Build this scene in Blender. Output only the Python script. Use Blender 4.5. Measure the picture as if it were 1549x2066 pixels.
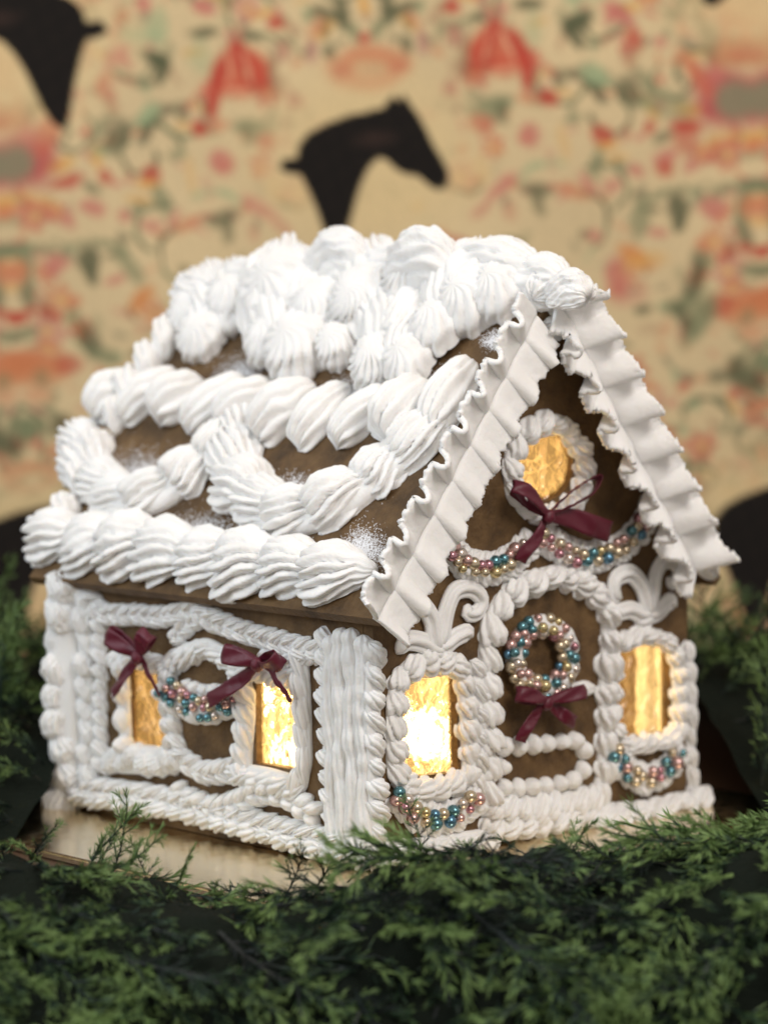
import bpy, bmesh, math, random
import numpy as np
from mathutils import Vector, Matrix, noise
from mathutils.geometry import tessellate_polygon

random.seed(7); RNG = np.random.default_rng(7)
for o in list(bpy.data.objects): bpy.data.objects.remove(o)
scene = bpy.context.scene
C = scene.collection

# ------------------------------------------------------------------ camera
PW, PH, FPX = 1549.0, 2066.0, 5500.0          # photograph frame and focal length in its pixels
D0, CAMH = 1.235, 0.2605                      # metres from camera to the near corner of the house, camera height
ER = Vector((1, -1, 0)).normalized(); EF = Vector((1, 1, 0)).normalized(); UP = Vector((0, 0, 1))
CAMP = -D0 * EF + 0.005 * ER + CAMH * UP
PITCH = math.atan(453.0 / FPX)
FWD = (math.cos(PITCH) * EF - math.sin(PITCH) * UP).normalized()
CUP = ER.cross(FWD).normalized()
cam_d = bpy.data.cameras.new('camera'); cam = bpy.data.objects.new('camera', cam_d); C.objects.link(cam)
rot = Matrix((ER, CUP, -FWD)).transposed()
cam.matrix_world = Matrix.Translation(CAMP) @ rot.to_4x4()
cam_d.sensor_fit = 'VERTICAL'; cam_d.sensor_height = 24.0
cam_d.lens = FPX / PH * 24.0
cam_d.clip_start = 0.02; cam_d.clip_end = 50
cam_d.dof.use_dof = True; cam_d.dof.focus_distance = 1.235; cam_d.dof.aperture_fstop = 3.7
scene.camera = cam

# ------------------------------------------------------------------ light
world = bpy.data.worlds.new('World'); scene.world = world; world.use_nodes = True
bg = world.node_tree.nodes['Background']
bg.inputs[0].default_value = (1.0, 0.91, 0.83, 1); bg.inputs[1].default_value = 0.50

def area(name, loc, target, size, power, col, sy=None):
    d = bpy.data.lights.new(name, 'AREA'); d.energy = power; d.color = col
    d.shape = 'RECTANGLE'; d.size = size; d.size_y = sy or size
    o = bpy.data.objects.new(name, d); C.objects.link(o)
    o.location = loc
    o.rotation_euler = (Vector(target) - Vector(loc)).to_track_quat('-Z', 'Y').to_euler()
    return o
def cp(r, f, z):                              # point from metres right of / in front of the camera and height
    return Vector((CAMP.x, CAMP.y, 0)) + r * ER + f * EF + z * UP
area('window_light', cp(-1.25, 0.75, 0.95), (0.05, 0.05, 0.12), 0.9, 12.0, (0.79, 0.905, 1.0), 1.1)
area('room_light', cp(0.9, -0.1, 1.5), (0.1, 0.0, 0.12), 0.7, 24.0, (1.0, 0.93, 0.88))
area('ceiling_light', cp(-0.1, 1.15, 1.9), (0.1, 0.2, 0.0), 0.6, 3.0, (1.0, 0.88, 0.74))

scene.view_settings.view_transform = 'Standard'; scene.view_settings.look = 'None'
scene.view_settings.gamma = 1.0; scene.view_settings.use_curve_mapping = False
scene.view_settings.exposure = 0.0
scene.cycles.use_denoising = True
scene.cycles.max_bounces = 8; scene.cycles.transparent_max_bounces = 16

# ------------------------------------------------------------------ materials
def srgb(r, g, b):
    f = lambda c: (c / 12.92 if c <= .04045 else ((c + .055) / 1.055) ** 2.4)
    return (f(r / 255), f(g / 255), f(b / 255), 1)
def new_mat(name):
    m = bpy.data.materials.new(name); m.use_nodes = True
    nt = m.node_tree; return m, nt, nt.nodes['Principled BSDF']
def N(nt, typ, **kw):
    n = nt.nodes.new(typ)
    for k, v in kw.items():
        if k in n.inputs.keys() if hasattr(n.inputs, 'keys') else False: n.inputs[k].default_value = v
        else: setattr(n, k, v)
    return n
def noise_bump(nt, b, scale, strength, dist=0.001, detail=4):
    tc = N(nt, 'ShaderNodeNewGeometry')
    nz = N(nt, 'ShaderNodeTexNoise'); nz.inputs['Scale'].default_value = scale; nz.inputs['Detail'].default_value = detail
    nt.links.new(tc.outputs['Position'], nz.inputs['Vector'])
    bp = N(nt, 'ShaderNodeBump'); bp.inputs['Strength'].default_value = strength; bp.inputs['Distance'].default_value = dist
    nt.links.new(nz.outputs['Fac'], bp.inputs['Height']); nt.links.new(bp.outputs['Normal'], b.inputs['Normal'])
    return tc, nz
def ramp(nt, src, stops):
    r = N(nt, 'ShaderNodeValToRGB'); e = r.color_ramp.elements
    while len(e) < len(stops): e.new(0.5)
    for el, (p, c) in zip(e, stops): el.position = p; el.color = c
    nt.links.new(src, r.inputs['Fac']); return r

M = {}
def mat_icing():
    m, nt, b = new_mat('royal_icing')
    tc, nz = noise_bump(nt, b, 520, 0.34, 0.0010, 7)
    n2 = N(nt, 'ShaderNodeTexNoise'); n2.inputs['Scale'].default_value = 70; n2.inputs['Detail'].default_value = 3
    nt.links.new(tc.outputs['Position'], n2.inputs['Vector'])
    r = ramp(nt, n2.outputs['Fac'], [(0.3, (.85, .84, .82, 1)), (0.7, (.90, .897, .885, 1))])
    nt.links.new(r.outputs['Color'], b.inputs['Base Color'])
    b.inputs['Roughness'].default_value = 0.5
    b.inputs['Specular IOR Level'].default_value = 0.35
    b.inputs['Subsurface Weight'].default_value = 0.2
    b.inputs['Subsurface Radius'].default_value = (1, .75, .5)
    b.inputs['Subsurface Scale'].default_value = 0.0025
    return m
M['icing'] = mat_icing()
def mat_ginger():
    m, nt, b = new_mat('gingerbread')
    tc, nz = noise_bump(nt, b, 520, 0.8, 0.0012, 8)
    n2 = N(nt, 'ShaderNodeTexNoise'); n2.inputs['Scale'].default_value = 55; n2.inputs['Detail'].default_value = 7; n2.inputs['Roughness'].default_value = .65
    nt.links.new(tc.outputs['Position'], n2.inputs['Vector'])
    r = ramp(nt, n2.outputs['Fac'], [(0.25, srgb(56, 41, 24)), (0.5, srgb(98, 74, 45)), (0.70, srgb(120, 94, 60)), (0.85, srgb(136, 110, 74))])
    nt.links.new(r.outputs['Color'], b.inputs['Base Color'])
    b.inputs['Roughness'].default_value = 0.6; b.inputs['Specular IOR Level'].default_value = 0.35
    return m
M['ginger'] = mat_ginger()
def mat_simple(name, col, rough, metal=0.0, bump=None, spec=None, coat=0):
    m, nt, b = new_mat(name)
    b.inputs['Base Color'].default_value = col; b.inputs['Roughness'].default_value = rough; b.inputs['Metallic'].default_value = metal
    if spec is not None: b.inputs['Specular IOR Level'].default_value = spec
    b.inputs['Coat Weight'].default_value = coat; b.inputs['Coat Roughness'].default_value = .12
    if bump: noise_bump(nt, b, *bump)
    return m
def mat_ribbon():
    m, nt, b = new_mat('burgundy_satin')
    b.inputs['Base Color'].default_value = srgb(90, 12, 36); b.inputs['Roughness'].default_value = 0.46
    b.inputs['Anisotropic'].default_value = 0.5; b.inputs['Sheen Weight'].default_value = 0.05
    tc = N(nt, 'ShaderNodeTexCoord'); w = N(nt, 'ShaderNodeTexWave'); w.inputs['Scale'].default_value = 900; w.inputs['Distortion'].default_value = .6
    nt.links.new(tc.outputs['Object'], w.inputs['Vector'])
    bp = N(nt, 'ShaderNodeBump'); bp.inputs['Strength'].default_value = .12; bp.inputs['Distance'].default_value = .0003
    nt.links.new(w.outputs['Fac'], bp.inputs['Height']); nt.links.new(bp.outputs['Normal'], b.inputs['Normal'])
    return m
M['ribbon'] = mat_ribbon()
PEARL = {}
for nm, c in dict(teal=srgb(92, 140, 150), pink=srgb(208, 170, 164), champagne=srgb(204, 188, 160), gold=srgb(204, 186, 138), rose=srgb(186, 134, 144), blue=srgb(88, 132, 158), ivory=srgb(216, 202, 190)).items():
    PEARL[nm] = mat_simple('pearl_' + nm, c, 0.18, 0.72, None, .5, .6)
def mat_board():
    m, nt, b = new_mat('gold_foil')
    b.inputs['Metallic'].default_value = 1.0
    tc, nz = noise_bump(nt, b, 160, 0.10, 0.001, 3)
    r = ramp(nt, nz.outputs['Fac'], [(0.3, srgb(226, 206, 168)), (0.7, srgb(240, 226, 196))])
    nt.links.new(r.outputs['Color'], b.inputs['Base Color'])
    r2 = ramp(nt, nz.outputs['Fac'], [(0.3, (.14, .14, .14, 1)), (0.7, (.26, .26, .26, 1))])
    nt.links.new(r2.outputs['Color'], b.inputs['Roughness'])
    return m
M['board'] = mat_board()
def mat_pane(name='sugar_glass', k=.62):
    m = bpy.data.materials.new(name); m.use_nodes = True; nt = m.node_tree
    for n in list(nt.nodes):
        if n.type != 'OUTPUT_MATERIAL': nt.nodes.remove(n)
    out = [n for n in nt.nodes if n.type == 'OUTPUT_MATERIAL'][0]
    geo = N(nt, 'ShaderNodeNewGeometry')
    vo = N(nt, 'ShaderNodeTexVoronoi'); vo.feature = 'DISTANCE_TO_EDGE'; vo.inputs['Scale'].default_value = 95
    nz = N(nt, 'ShaderNodeTexNoise'); nz.inputs['Scale'].default_value = 60; nz.inputs['Detail'].default_value = 4
    mix = N(nt, 'ShaderNodeMixRGB'); mix.inputs['Fac'].default_value = .02
    nt.links.new(geo.outputs['Position'], nz.inputs['Vector'])
    nt.links.new(geo.outputs['Position'], mix.inputs[1]); nt.links.new(nz.outputs['Color'], mix.inputs[2])
    nt.links.new(mix.outputs[0], vo.inputs['Vector'])
    tr = N(nt, 'ShaderNodeBsdfTransparent'); tr.inputs['Color'].default_value = (1.0, .95, .80, 1)
    tl = N(nt, 'ShaderNodeBsdfTranslucent'); tl.inputs['Color'].default_value = (1.0, .88, .62, 1)
    rf = N(nt, 'ShaderNodeBsdfRefraction'); rf.inputs['Color'].default_value = (1.0, .93, .76, 1); rf.inputs['Roughness'].default_value = .10; rf.inputs['IOR'].default_value = 1.3
    m0 = N(nt, 'ShaderNodeMixShader'); m0.inputs[0].default_value = k
    nt.links.new(tr.outputs[0], m0.inputs[1]); nt.links.new(rf.outputs[0], m0.inputs[2])
    gl = N(nt, 'ShaderNodeBsdfGlossy'); gl.inputs['Roughness'].default_value = .12
    bp = N(nt, 'ShaderNodeBump'); bp.inputs['Strength'].default_value = .9; bp.inputs['Distance'].default_value = .006
    v2 = N(nt, 'ShaderNodeTexVoronoi'); v2.inputs['Scale'].default_value = 120; nt.links.new(mix.outputs[0], v2.inputs['Vector'])
    nt.links.new(v2.outputs['Distance'], bp.inputs['Height']); nt.links.new(bp.outputs['Normal'], gl.inputs['Normal']); nt.links.new(bp.outputs['Normal'], rf.inputs['Normal'])
    r = ramp(nt, vo.outputs['Distance'], [(0.0, (.5, .5, .5, 1) if k > .3 else (.2, .2, .2, 1)), (0.05, (.22, .22, .22, 1) if k > .3 else (.06, .06, .06, 1))])
    m1 = N(nt, 'ShaderNodeMixShader'); nt.links.new(r.outputs['Color'], m1.inputs[0])
    nt.links.new(m0.outputs[0], m1.inputs[1]); nt.links.new(tl.outputs[0], m1.inputs[2])
    m2 = N(nt, 'ShaderNodeMixShader'); m2.inputs[0].default_value = .07
    nt.links.new(m1.outputs[0], m2.inputs[1]); nt.links.new(gl.outputs[0], m2.inputs[2])
    nt.links.new(m2.outputs[0], out.inputs[0])
    return m
M['pane'] = mat_pane(); M['clear_pane'] = mat_pane('clear_sugar_glass', .12)
def mat_leaf():
    m, nt, b = new_mat('evergreen')
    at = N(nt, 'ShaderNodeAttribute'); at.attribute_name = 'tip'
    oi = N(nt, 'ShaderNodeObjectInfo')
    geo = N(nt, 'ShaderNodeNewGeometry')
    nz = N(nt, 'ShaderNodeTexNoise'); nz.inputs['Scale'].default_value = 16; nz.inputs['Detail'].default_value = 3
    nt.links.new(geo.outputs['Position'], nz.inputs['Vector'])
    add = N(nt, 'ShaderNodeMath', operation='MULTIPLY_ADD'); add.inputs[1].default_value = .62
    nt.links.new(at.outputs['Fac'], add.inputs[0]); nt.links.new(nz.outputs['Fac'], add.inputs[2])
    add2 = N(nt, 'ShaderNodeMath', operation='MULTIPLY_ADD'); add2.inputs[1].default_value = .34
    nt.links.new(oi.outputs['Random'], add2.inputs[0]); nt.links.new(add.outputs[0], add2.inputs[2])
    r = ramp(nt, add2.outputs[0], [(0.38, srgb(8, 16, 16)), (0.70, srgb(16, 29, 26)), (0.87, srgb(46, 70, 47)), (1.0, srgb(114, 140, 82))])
    nt.links.new(r.outputs['Color'], b.inputs['Base Color'])
    b.inputs['Roughness'].default_value = .5; b.inputs['Specular IOR Level'].default_value = .35
    return m
M['leaf'] = mat_leaf()
M['core'] = mat_simple('garland_core_shade', srgb(20, 26, 20), .9, 0, (300, .6, .003), .1)  # near-black colour stands in for the shade deep between the sprigs
M['twig'] = mat_simple('twig', srgb(54, 48, 32), .7)
M['shelf'] = mat_simple('dark_wood', srgb(70, 48, 34), .45, 0, (60, .1, .001))
M['sugar'] = mat_simple('sugar', (.86, .87, .9, 1), .4)
M['wax'] = mat_simple('wax', (.85, .8, .68, 1), .5)
def mat_emit(name, col, s):
    m = bpy.data.materials.new(name); m.use_nodes = True; nt = m.node_tree
    b = nt.nodes['Principled BSDF']; b.inputs['Emission Color'].default_value = col; b.inputs['Emission Strength'].default_value = s
    b.inputs['Base Color'].default_value = (.8, .7, .5, 1)
    return m
M['flame'] = mat_emit('warm_bulb', (1.0, .80, .48, 1), 40)
def mat_wall():
    m, nt, b = new_mat('printed_wallpaper')
    at = N(nt, 'ShaderNodeAttribute'); at.attribute_name = 'print'
    tc = N(nt, 'ShaderNodeNewGeometry')
    nz = N(nt, 'ShaderNodeTexNoise'); nz.inputs['Scale'].default_value = 260; nz.inputs['Detail'].default_value = 3
    nt.links.new(tc.outputs['Position'], nz.inputs['Vector'])
    r = ramp(nt, nz.outputs['Fac'], [(.3, (.9, .9, .9, 1)), (.7, (1.06, 1.05, 1.04, 1))])
    mx = N(nt, 'ShaderNodeMixRGB'); mx.blend_type = 'MULTIPLY'; mx.inputs[0].default_value = 1
    nt.links.new(at.outputs['Color'], mx.inputs[1]); nt.links.new(r.outputs[0], mx.inputs[2])
    nt.links.new(mx.outputs[0], b.inputs['Base Color']); b.inputs['Roughness'].default_value = .85; b.inputs['Specular IOR Level'].default_value = .08
    return m
M['wall'] = mat_wall()

# ------------------------------------------------------------------ helpers
def link(name, mesh, parent=None, mat=None):
    o = bpy.data.objects.new(name, mesh); C.objects.link(o)
    if parent is not None: o.parent = parent
    if mat is not None and mesh is not None and not mesh.materials: mesh.materials.append(mat)
    return o
def mesh_from(name, v, f, smooth=True):
    me = bpy.data.meshes.new(name); me.from_pydata([tuple(p) for p in v], [], [tuple(q) for q in f]); me.update()
    if smooth: me.polygons.foreach_set('use_smooth', [True] * len(me.polygons))
    return me
def tag(o, label=None, cat=None, group=None, kind=None):
    for k, x in (('label', label), ('category', cat), ('group', group), ('kind', kind)):
        if x: o[k] = x
    return o
def empty(name, loc, label, cat, group=None):
    o = bpy.data.objects.new(name, None); o.location = loc; o.empty_display_size = .01; C.objects.link(o)
    return tag(o, label, cat, group)
class Plane:
    def __init__(s, p, n):
        s.p = Vector(p); s.n = Vector(n).normalized()
    def at(s, px, py, off=0.0):              # where the sight line of a photograph pixel meets this real surface
        d = FWD + ER * ((px - PW / 2) / FPX) - CUP * ((py - PH / 2) / FPX)
        q = s.p + s.n * off
        t = (q - CAMP).dot(s.n) / d.dot(s.n)
        return CAMP + d * t
W, D, HW, HR, TH = .228, .226, .115, .255, .006
OVF, OVB, OVS = .013, .014, .006
ZB = -.0065                                    # height of the board's top
slope = (HR - HW) / (W / 2)
RN = Vector((-slope, 0, 1)).normalized()
FRONT = Plane((0, 0, 0), (0, -1, 0)); SIDE = Plane((0, 0, 0), (-1, 0, 0))
ROOF_T = .006
ROOF = Plane(Vector((0, 0, HW)) + RN * ROOF_T, RN)
RNR = Vector((slope, 0, 1)).normalized()
ROOFR = Plane(Vector((W, 0, HW)) + RNR * ROOF_T, RNR)
GABLE = Plane((0, -OVF - .001, 0), (0, -1, 0))
BOARD = Plane((0, 0, 0.0), (0, 0, 1))

# ------------------------------------------------------------------ shelf, wall (the setting)
def box_mesh(name, c0, c1, frame=None, bev=0):
    bm = bmesh.new(); bmesh.ops.create_cube(bm, size=1)
    s = [b - a for a, b in zip(c0, c1)]; m = [(a + b) / 2 for a, b in zip(c0, c1)]
    for v in bm.verts: v.co = Vector((v.co.x * s[0] + m[0], v.co.y * s[1] + m[1], v.co.z * s[2] + m[2]))
    if bev: bmesh.ops.bevel(bm, geom=bm.edges[:], offset=bev, segments=2, affect='EDGES')
    if frame: 
        for v in bm.verts: v.co = frame(v.co)
    bmesh.ops.recalc_face_normals(bm, faces=bm.faces)
    me = bpy.data.meshes.new(name); bm.to_mesh(me); bm.free(); return me
WALLD = 1.98
o = link('shelf', box_mesh('shelf', (-.8, 1.125, -.42), (.8, WALLD - .002, ZB - .0045), lambda c: cp(*c), .003), None, M['shelf']); tag(o, kind='structure')

def paint_wall():
    S = WALLD / FPX * math.cos(PITCH)          # metres per photograph pixel at the wall
    step = 5.5
    us = np.arange(-1500, 3060, step); vs = np.arange(-900, 1800, step)
    U, V = np.meshgrid(us, vs)
    col = np.zeros(U.shape + (3,)); base = np.array(srgb(217, 194, 151)[:3])
    big = np.sin(U * .011 + 1.3) * np.sin(V * .009 + .4) * .05
    col[:] = base; col *= (1 + big)[..., None]
    ang = math.radians(-5.0); ca, sa = math.cos(ang), math.sin(ang)
    ox, oy = 745.0, 150.0
    def uv(x, y):                              # photo pixel -> print coordinates (u across, v down)
        dx, dy = x - ox, y - oy
        return ox + dx * ca + dy * sa, oy - dx * sa + dy * ca
    def put(mask, c, a=1.0):
        k = (np.clip(mask, 0, 1) * a)[..., None]
        col[:] = col * (1 - k) + np.array(srgb(*c)[:3]) * k
    wob = np.zeros(U.shape)
    for fx, fy, ph, am in ((.05, .02, 0, 2.5), (.018, .06, 1, 3), (.09, .08, 2, 1.5), (.11, -.07, .5, 1.5)): wob += am * np.sin(U * fx + V * fy + ph)
    PER = 1500.0; VP = 1085.0
    def dab(u0, v0, a, b, t, c, al, soft=.3):  # one soft-edged printed leaf, petal or dot, in every repeat of the print
        m = max(a, b) * (1 + soft) + 12; cs, sn = math.cos(t), math.sin(t); rgb = np.array(srgb(*c)[:3])
        for ku in (-2, -1, 0, 1, 2):
            for kv in (-1, 0, 1):
                uc, vc = u0 + ku * PER, v0 + kv * VP
                i0, i1 = np.searchsorted(us, [uc - m, uc + m]); j0, j1 = np.searchsorted(vs, [vc - m, vc + m])
                if i1 <= i0 or j1 <= j0: continue
                w = wob[j0:j1, i0:i1]; du = U[j0:j1, i0:i1] + w - uc; dv = V[j0:j1, i0:i1] + w * .6 - vc
                q = np.sqrt(((du * cs + dv * sn) / a) ** 2 + ((-du * sn + dv * cs) / b) ** 2)
                k = (np.clip((1 + soft - q) / (2 * soft), 0, 1) * al)[..., None]
                col[j0:j1, i0:i1] = col[j0:j1, i0:i1] * (1 - k) + rgb * k
    def sym(x, y, a, b, deg, c, al=1.0):       # motif and its mirror image about the column axis
        u, v = uv(x, y); t = math.radians(deg)
        dab(u, v, a, b, t, c, al); dab(2 * ox - u, v, a, b, -t, c, al)
    RED, SAL, PNK, GRN, SAGE, MINT, YEL, GRY, BRK = (188, 70, 58), (208, 128, 92), (200, 120, 108), (84, 90, 66), (128, 134, 100), (158, 176, 134), (222, 168, 92), (140, 132, 106), (166, 60, 62)
    L = []
    # ornaments along the left half (photo px), mirrored by the print
    L += [(490, 160, 58, 46, -15, SAL, .8), (452, 160, 24, 40, 20, RED, .9), (488, 128, 20, 34, -5, RED, .95), (520, 150, 20, 40, -25, (200, 84, 66), .9), (437, 214, 16, 44, 8, RED, .9), (480, 185, 34, 22, 0, (206, 96, 74), .85), (555, 165, 12, 40, -12, (140, 100, 76), .6), (470, 150, 10, 30, 12, (214, 120, 92), .7), (508, 175, 9, 26, -15, (180, 62, 52), .7), (466, 152, 4, 36, 14, (224, 170, 132), .8), (502, 148, 4, 36, -14, (224, 170, 132), .8), (484, 196, 30, 5, 0, (224, 170, 132), .7), (536, 185, 8, 22, -30, RED, .7), (420, 190, 8, 20, 20, (205, 110, 90), .7)]
    L += [(330, 250, 46, 18, -40, GRN, .9), (305, 238, 34, 20, -30, MINT, .85), (245, 285, 22, 38, 30, GRN, .75), (205, 275, 34, 12, -50, SAGE, .7), (360, 318, 22, 14, 0, SAGE, .6)]
    L += [(320, 130, 36, 15, 30, GRN, .9), (335, 155, 14, 30, 20, GRN, .85), (300, 180, 20, 8, -10, GRN, .6), (415, 78, 30, 12, 0, GRN, .8), (325, 70, 18, 42, 15, MINT, .6), (290, 85, 40, 14, 0, MINT, .5), (410, 130, 22, 30, 0, MINT, .4)]
    L += [(560, 60, 17, 15, 0, RED, .85), (295, 22, 14, 20, 0, PNK, .8), (418, 30, 18, 15, 0, PNK, .85), (195, 8, 20, 13, 10, RED, .7), (240, 128, 34, 17, -35, PNK, .85), (215, 185, 17, 20, 0, RED, .75), (165, 200, 14, 12, 0, PNK, .7), (405, 268, 18, 16, 20, RED, .85), (452, 335, 22, 24, 0, PNK, .8), (312, 362, 18, 22, 0, RED, .8), (545, 295, 20, 18, 0, RED, .75), (600, 215, 14, 14, 0, PNK, .6), (570, 115, 16, 22, 0, PNK, .5), (632, 118, 13, 26, 0, (176, 110, 110), .6), (255, 440, 14, 13, 0, PNK, .7), (195, 425, 26, 16, 20, PNK, .75), (150, 450, 14, 18, 0, PNK, .7), (80, 425, 44, 14, 10, SAL, .8), (15, 430, 20, 18, 0, SAL, .7), (310, 460, 22, 16, 10, PNK, .6), (525, 425, 38, 16, 35, PNK, .75), (385, 460, 30, 15, -20, SAL, .6), (570, 462, 28, 12, 40, PNK, .6)]
    L += [(510, 265, 40, 18, 10, SAGE, .85), (505, 280, 22, 12, 60, GRN, .5), (445, 400, 44, 14, 10, MINT, .6), (455, 445, 34, 16, -15, GRN, .7), (460, 470, 12, 26, 10, GRN, .6), (330, 410, 14, 36, -10, SAGE, .7), (305, 380, 22, 10, 0, YEL, .7), (390, 360, 12, 36, 0, YEL, .35), (560, 385, 14, 30, 0, YEL, .3), (130, 340, 34, 14, -10, YEL, .8), (140, 372, 38, 11, -12, RED, .8), (215, 362, 14, 15, 0, RED, .75)]
    # big flower on the side axis
    L += [(58, 330, 62, 58, 0, (184, 84, 86), .9), (100, 285, 18, 44, 25, (200, 110, 90), .85), (60, 255, 13, 50, -5, PNK, .8), (40, 215, 12, 40, 0, SAL, .75), (120, 250, 14, 38, 30, SAL, .7), (38, 338, 40, 40, 0, GRY, .95), (60, 410, 60, 16, 0, YEL, .6)]
    # scrolls below
    L += [(70, 512, 62, 15, 0, SAGE, .9), (200, 500, 60, 15, 4, SAGE, .8), (265, 540, 15, 40, -25, SAGE, .65), (60, 570, 16, 62, 0, SAGE, .8), (185, 530, 22, 32, 0, GRN, .85), (190, 562, 14, 18, 0, GRN, .8), (118, 540, 24, 24, 0, PNK, .8), (12, 555, 20, 26, 0, SAL, .7), (75, 635, 46, 16, 0, RED, .75), (150, 610, 18, 14, 0, SAL, .6), (290, 605, 34, 18, -40, (214, 140, 84), .85), (185, 690, 20, 40, -15, GRN, .7), (215, 720, 34, 14, 20, SAGE, .75), (150, 640, 16, 20, 0, SAGE, .6), (20, 680, 30, 14, 10, SAGE, .8)]
    L += [(30, 735, 40, 22, -5, SAL, .85), (85, 745, 62, 38, 0, (206, 130, 88), .75), (140, 735, 34, 20, 20, RED, .6), (85, 762, 16, 18, 0, SAGE, .5), (80, 800, 28, 14, 0, SAL, .5), (45, 865, 30, 24, 30, SAGE, .85), (125, 860, 26, 26, -20, GRN, .8), (160, 875, 26, 14, 0, GRN, .6), (60, 950, 50, 20, 0, SAL, .5), (30, 980, 20, 14, 0, RED, .5), (110, 910, 22, 14, 0, SAL, .5), (80, 1240, 40, 44, 20, SAL, .85), (60, 1330, 46, 30, 0, (190, 120, 80), .7), (150, 1180, 20, 30, 0, SAL, .5), (20, 1310, 20, 40, 0, GRN, .5), (110, 1330, 20, 12, 0, RED, .7)]
    rr = random.Random(4)
    for k in range(520):                       # small filler leaves, buds, petals and dots of the print
        x, y = rr.uniform(-20, 745), rr.uniform(-260, 1380)
        c = rr.choice([SAGE, SAGE, GRY, PNK, PNK, SAL, SAL, YEL, MINT, GRN, GRN, (190, 96, 84), (176, 140, 110)])
        sym(x, y, rr.uniform(9, 26), rr.uniform(5, 11), rr.uniform(0, 180), c, rr.uniform(.3, .8))
    for k in range(30):                        # coral blossoms
        x, y, R_ = rr.uniform(0, 740), rr.uniform(-250, 1380), rr.uniform(12, 24); c = rr.choice([RED, SAL, PNK, (200, 92, 76)])
        for q in range(6):
            t = q * 1.047 + k; sym(x + R_ * math.cos(t), y + R_ * math.sin(t), R_ * .62, R_ * .4, math.degrees(t), c, .7)
        sym(x, y, R_ * .4, R_ * .4, 0, YEL, .7)
    for k in range(26):                        # scrolling stems
        x, y, d = rr.uniform(0, 745), rr.uniform(-200, 1380), rr.uniform(0, 360); tr_ = rr.choice([-1, 1]) * rr.uniform(10, 22)
        for q in range(12):
            sym(x, y, 11, 5, d, rr.choice([SAGE, GRN]), .7)
            x += 13 * math.cos(math.radians(d)); y += 13 * math.sin(math.radians(d)); d += tr_
    for a in L:
        x, y, A_, B_, dg, c, al = a
        if A_ > 40 and B_ < 23:                # long scrolls are made of short curved strokes
            for q in range(6):
                t = q / 5 * 2 - 1; k_ = math.radians(dg); ly = 16 * t * t - 8
                sym(x + A_ * t * math.cos(k_) - ly * math.sin(k_), y + A_ * t * math.sin(k_) + ly * math.cos(k_), rr.uniform(10, 17), B_ * rr.uniform(.45, .8), dg + 34 * t, c, al * rr.uniform(.6, 1))
        else: sym(*a)
    # ornaments on the centre axis
    for x, y, a, b, d, c, al in [(690, 40, 15, 30, 0, GRN, .8), (660, 42, 30, 11, 25, GRN, .8), (715, 80, 9, 22, 0, SAGE, .8), (738, 92, 14, 12, 0, RED, .7), (745, 150, 78, 40, 0, SAL, .75), (690, 155, 22, 16, 0, RED, .6), (745, 150, 30, 16, 0, (204, 160, 120), .8), (745, 185, 30, 14, 0, SAL, .5)]: sym(x, y, a, b, d, c, al)
    # right-hand extras in photo positions (the print is not perfectly regular)
    for x, y, a, b, d, c, al in [(1240, 560, 20, 40, 0, PNK, .7), (1195, 480, 16, 14, 0, PNK, .6), (1330, 345, 18, 18, 0, RED, .7), (1405, 650, 26, 60, 35, SAGE, .85), (1370, 640, 14, 30, -20, GRN, .7), (1400, 540, 14, 34, 0, GRN, .7), (1300, 530, 44, 18, 0, YEL, .5), (1260, 600, 40, 20, 0, PNK, .4), (1290, 850, 18, 16, 0, PNK, .75), (1510, 770, 40, 22, 20, GRN, .8), (1375, 780, 18, 14, 0, RED, .6), (1470, 1360, 30, 40, 0, RED, .6), (1430, 1300, 50, 30, 20, SAGE, .5)]:
        u, v = uv(x, y); dab(u, v, a, b, math.radians(d), c, al)
    # horse heads
    HP = [(604, 300), (622, 278), (655, 260), (700, 243), (745, 233), (772, 228), (782, 214), (794, 202), (803, 214), (814, 200), (826, 218), (842, 240), (858, 268), (872, 298), (890, 328), (902, 350), (905, 370), (896, 386), (880, 389), (862, 380), (842, 362), (814, 358), (796, 347), (782, 332), (766, 326), (752, 336), (738, 358), (726, 386), (716, 420), (706, 458), (692, 492), (672, 506), (656, 476), (640, 430), (622, 388), (606, 358), (588, 358), (564, 350), (572, 330), (600, 326)]
    hp = np.array([uv(*p) for p in HP]); hc = np.array(uv(740, 330)); hp = hp - hc
    def inside(px, py, poly):
        r = np.zeros(px.shape, bool); n = len(poly); j = n - 1
        for i in range(n):
            xi, yi = poly[i]; xj, yj = poly[j]
            k = ((yi > py) != (yj > py)) & (px < (xj - xi) * (py - yi) / (yj - yi + 1e-9) + xi)
            r ^= k; j = i
        return r
    def horse(x, y, flip, s=1.0):
        u0, v0 = uv(x, y); p = hp.copy() * s
        if flip: p[:, 0] *= -1
        acc = np.zeros(U.shape)
        halo = np.clip(1.9 - np.sqrt(((U - u0) / 150) ** 2 + ((V - v0) / 120) ** 2), 0, 1)
        put(halo, (222, 197, 148), .86)
        for dx, dy in ((0, 0), (1.7, 0), (-1.7, 0), (0, 1.7), (0, -1.7)): acc += inside(U - u0 + dx, V - v0 + dy, p) / 5.0
        put(acc, (33, 30, 28)); 
        hl = np.clip(1 - np.sqrt(((U - u0 - (20 if not flip else -20)) / 60) ** 2 + ((V - v0 + 40) / 22) ** 2), 0, 1) * acc
        put(hl, (70, 54, 48), .7)
        mot = np.clip(np.sin(U * .12 + V * .05) * np.sin(V * .09 - U * .04) + .5 * np.sin(U * .31) * np.sin(V * .27), 0, 1) * acc
        put(mot, (58, 48, 42), .16)
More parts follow.
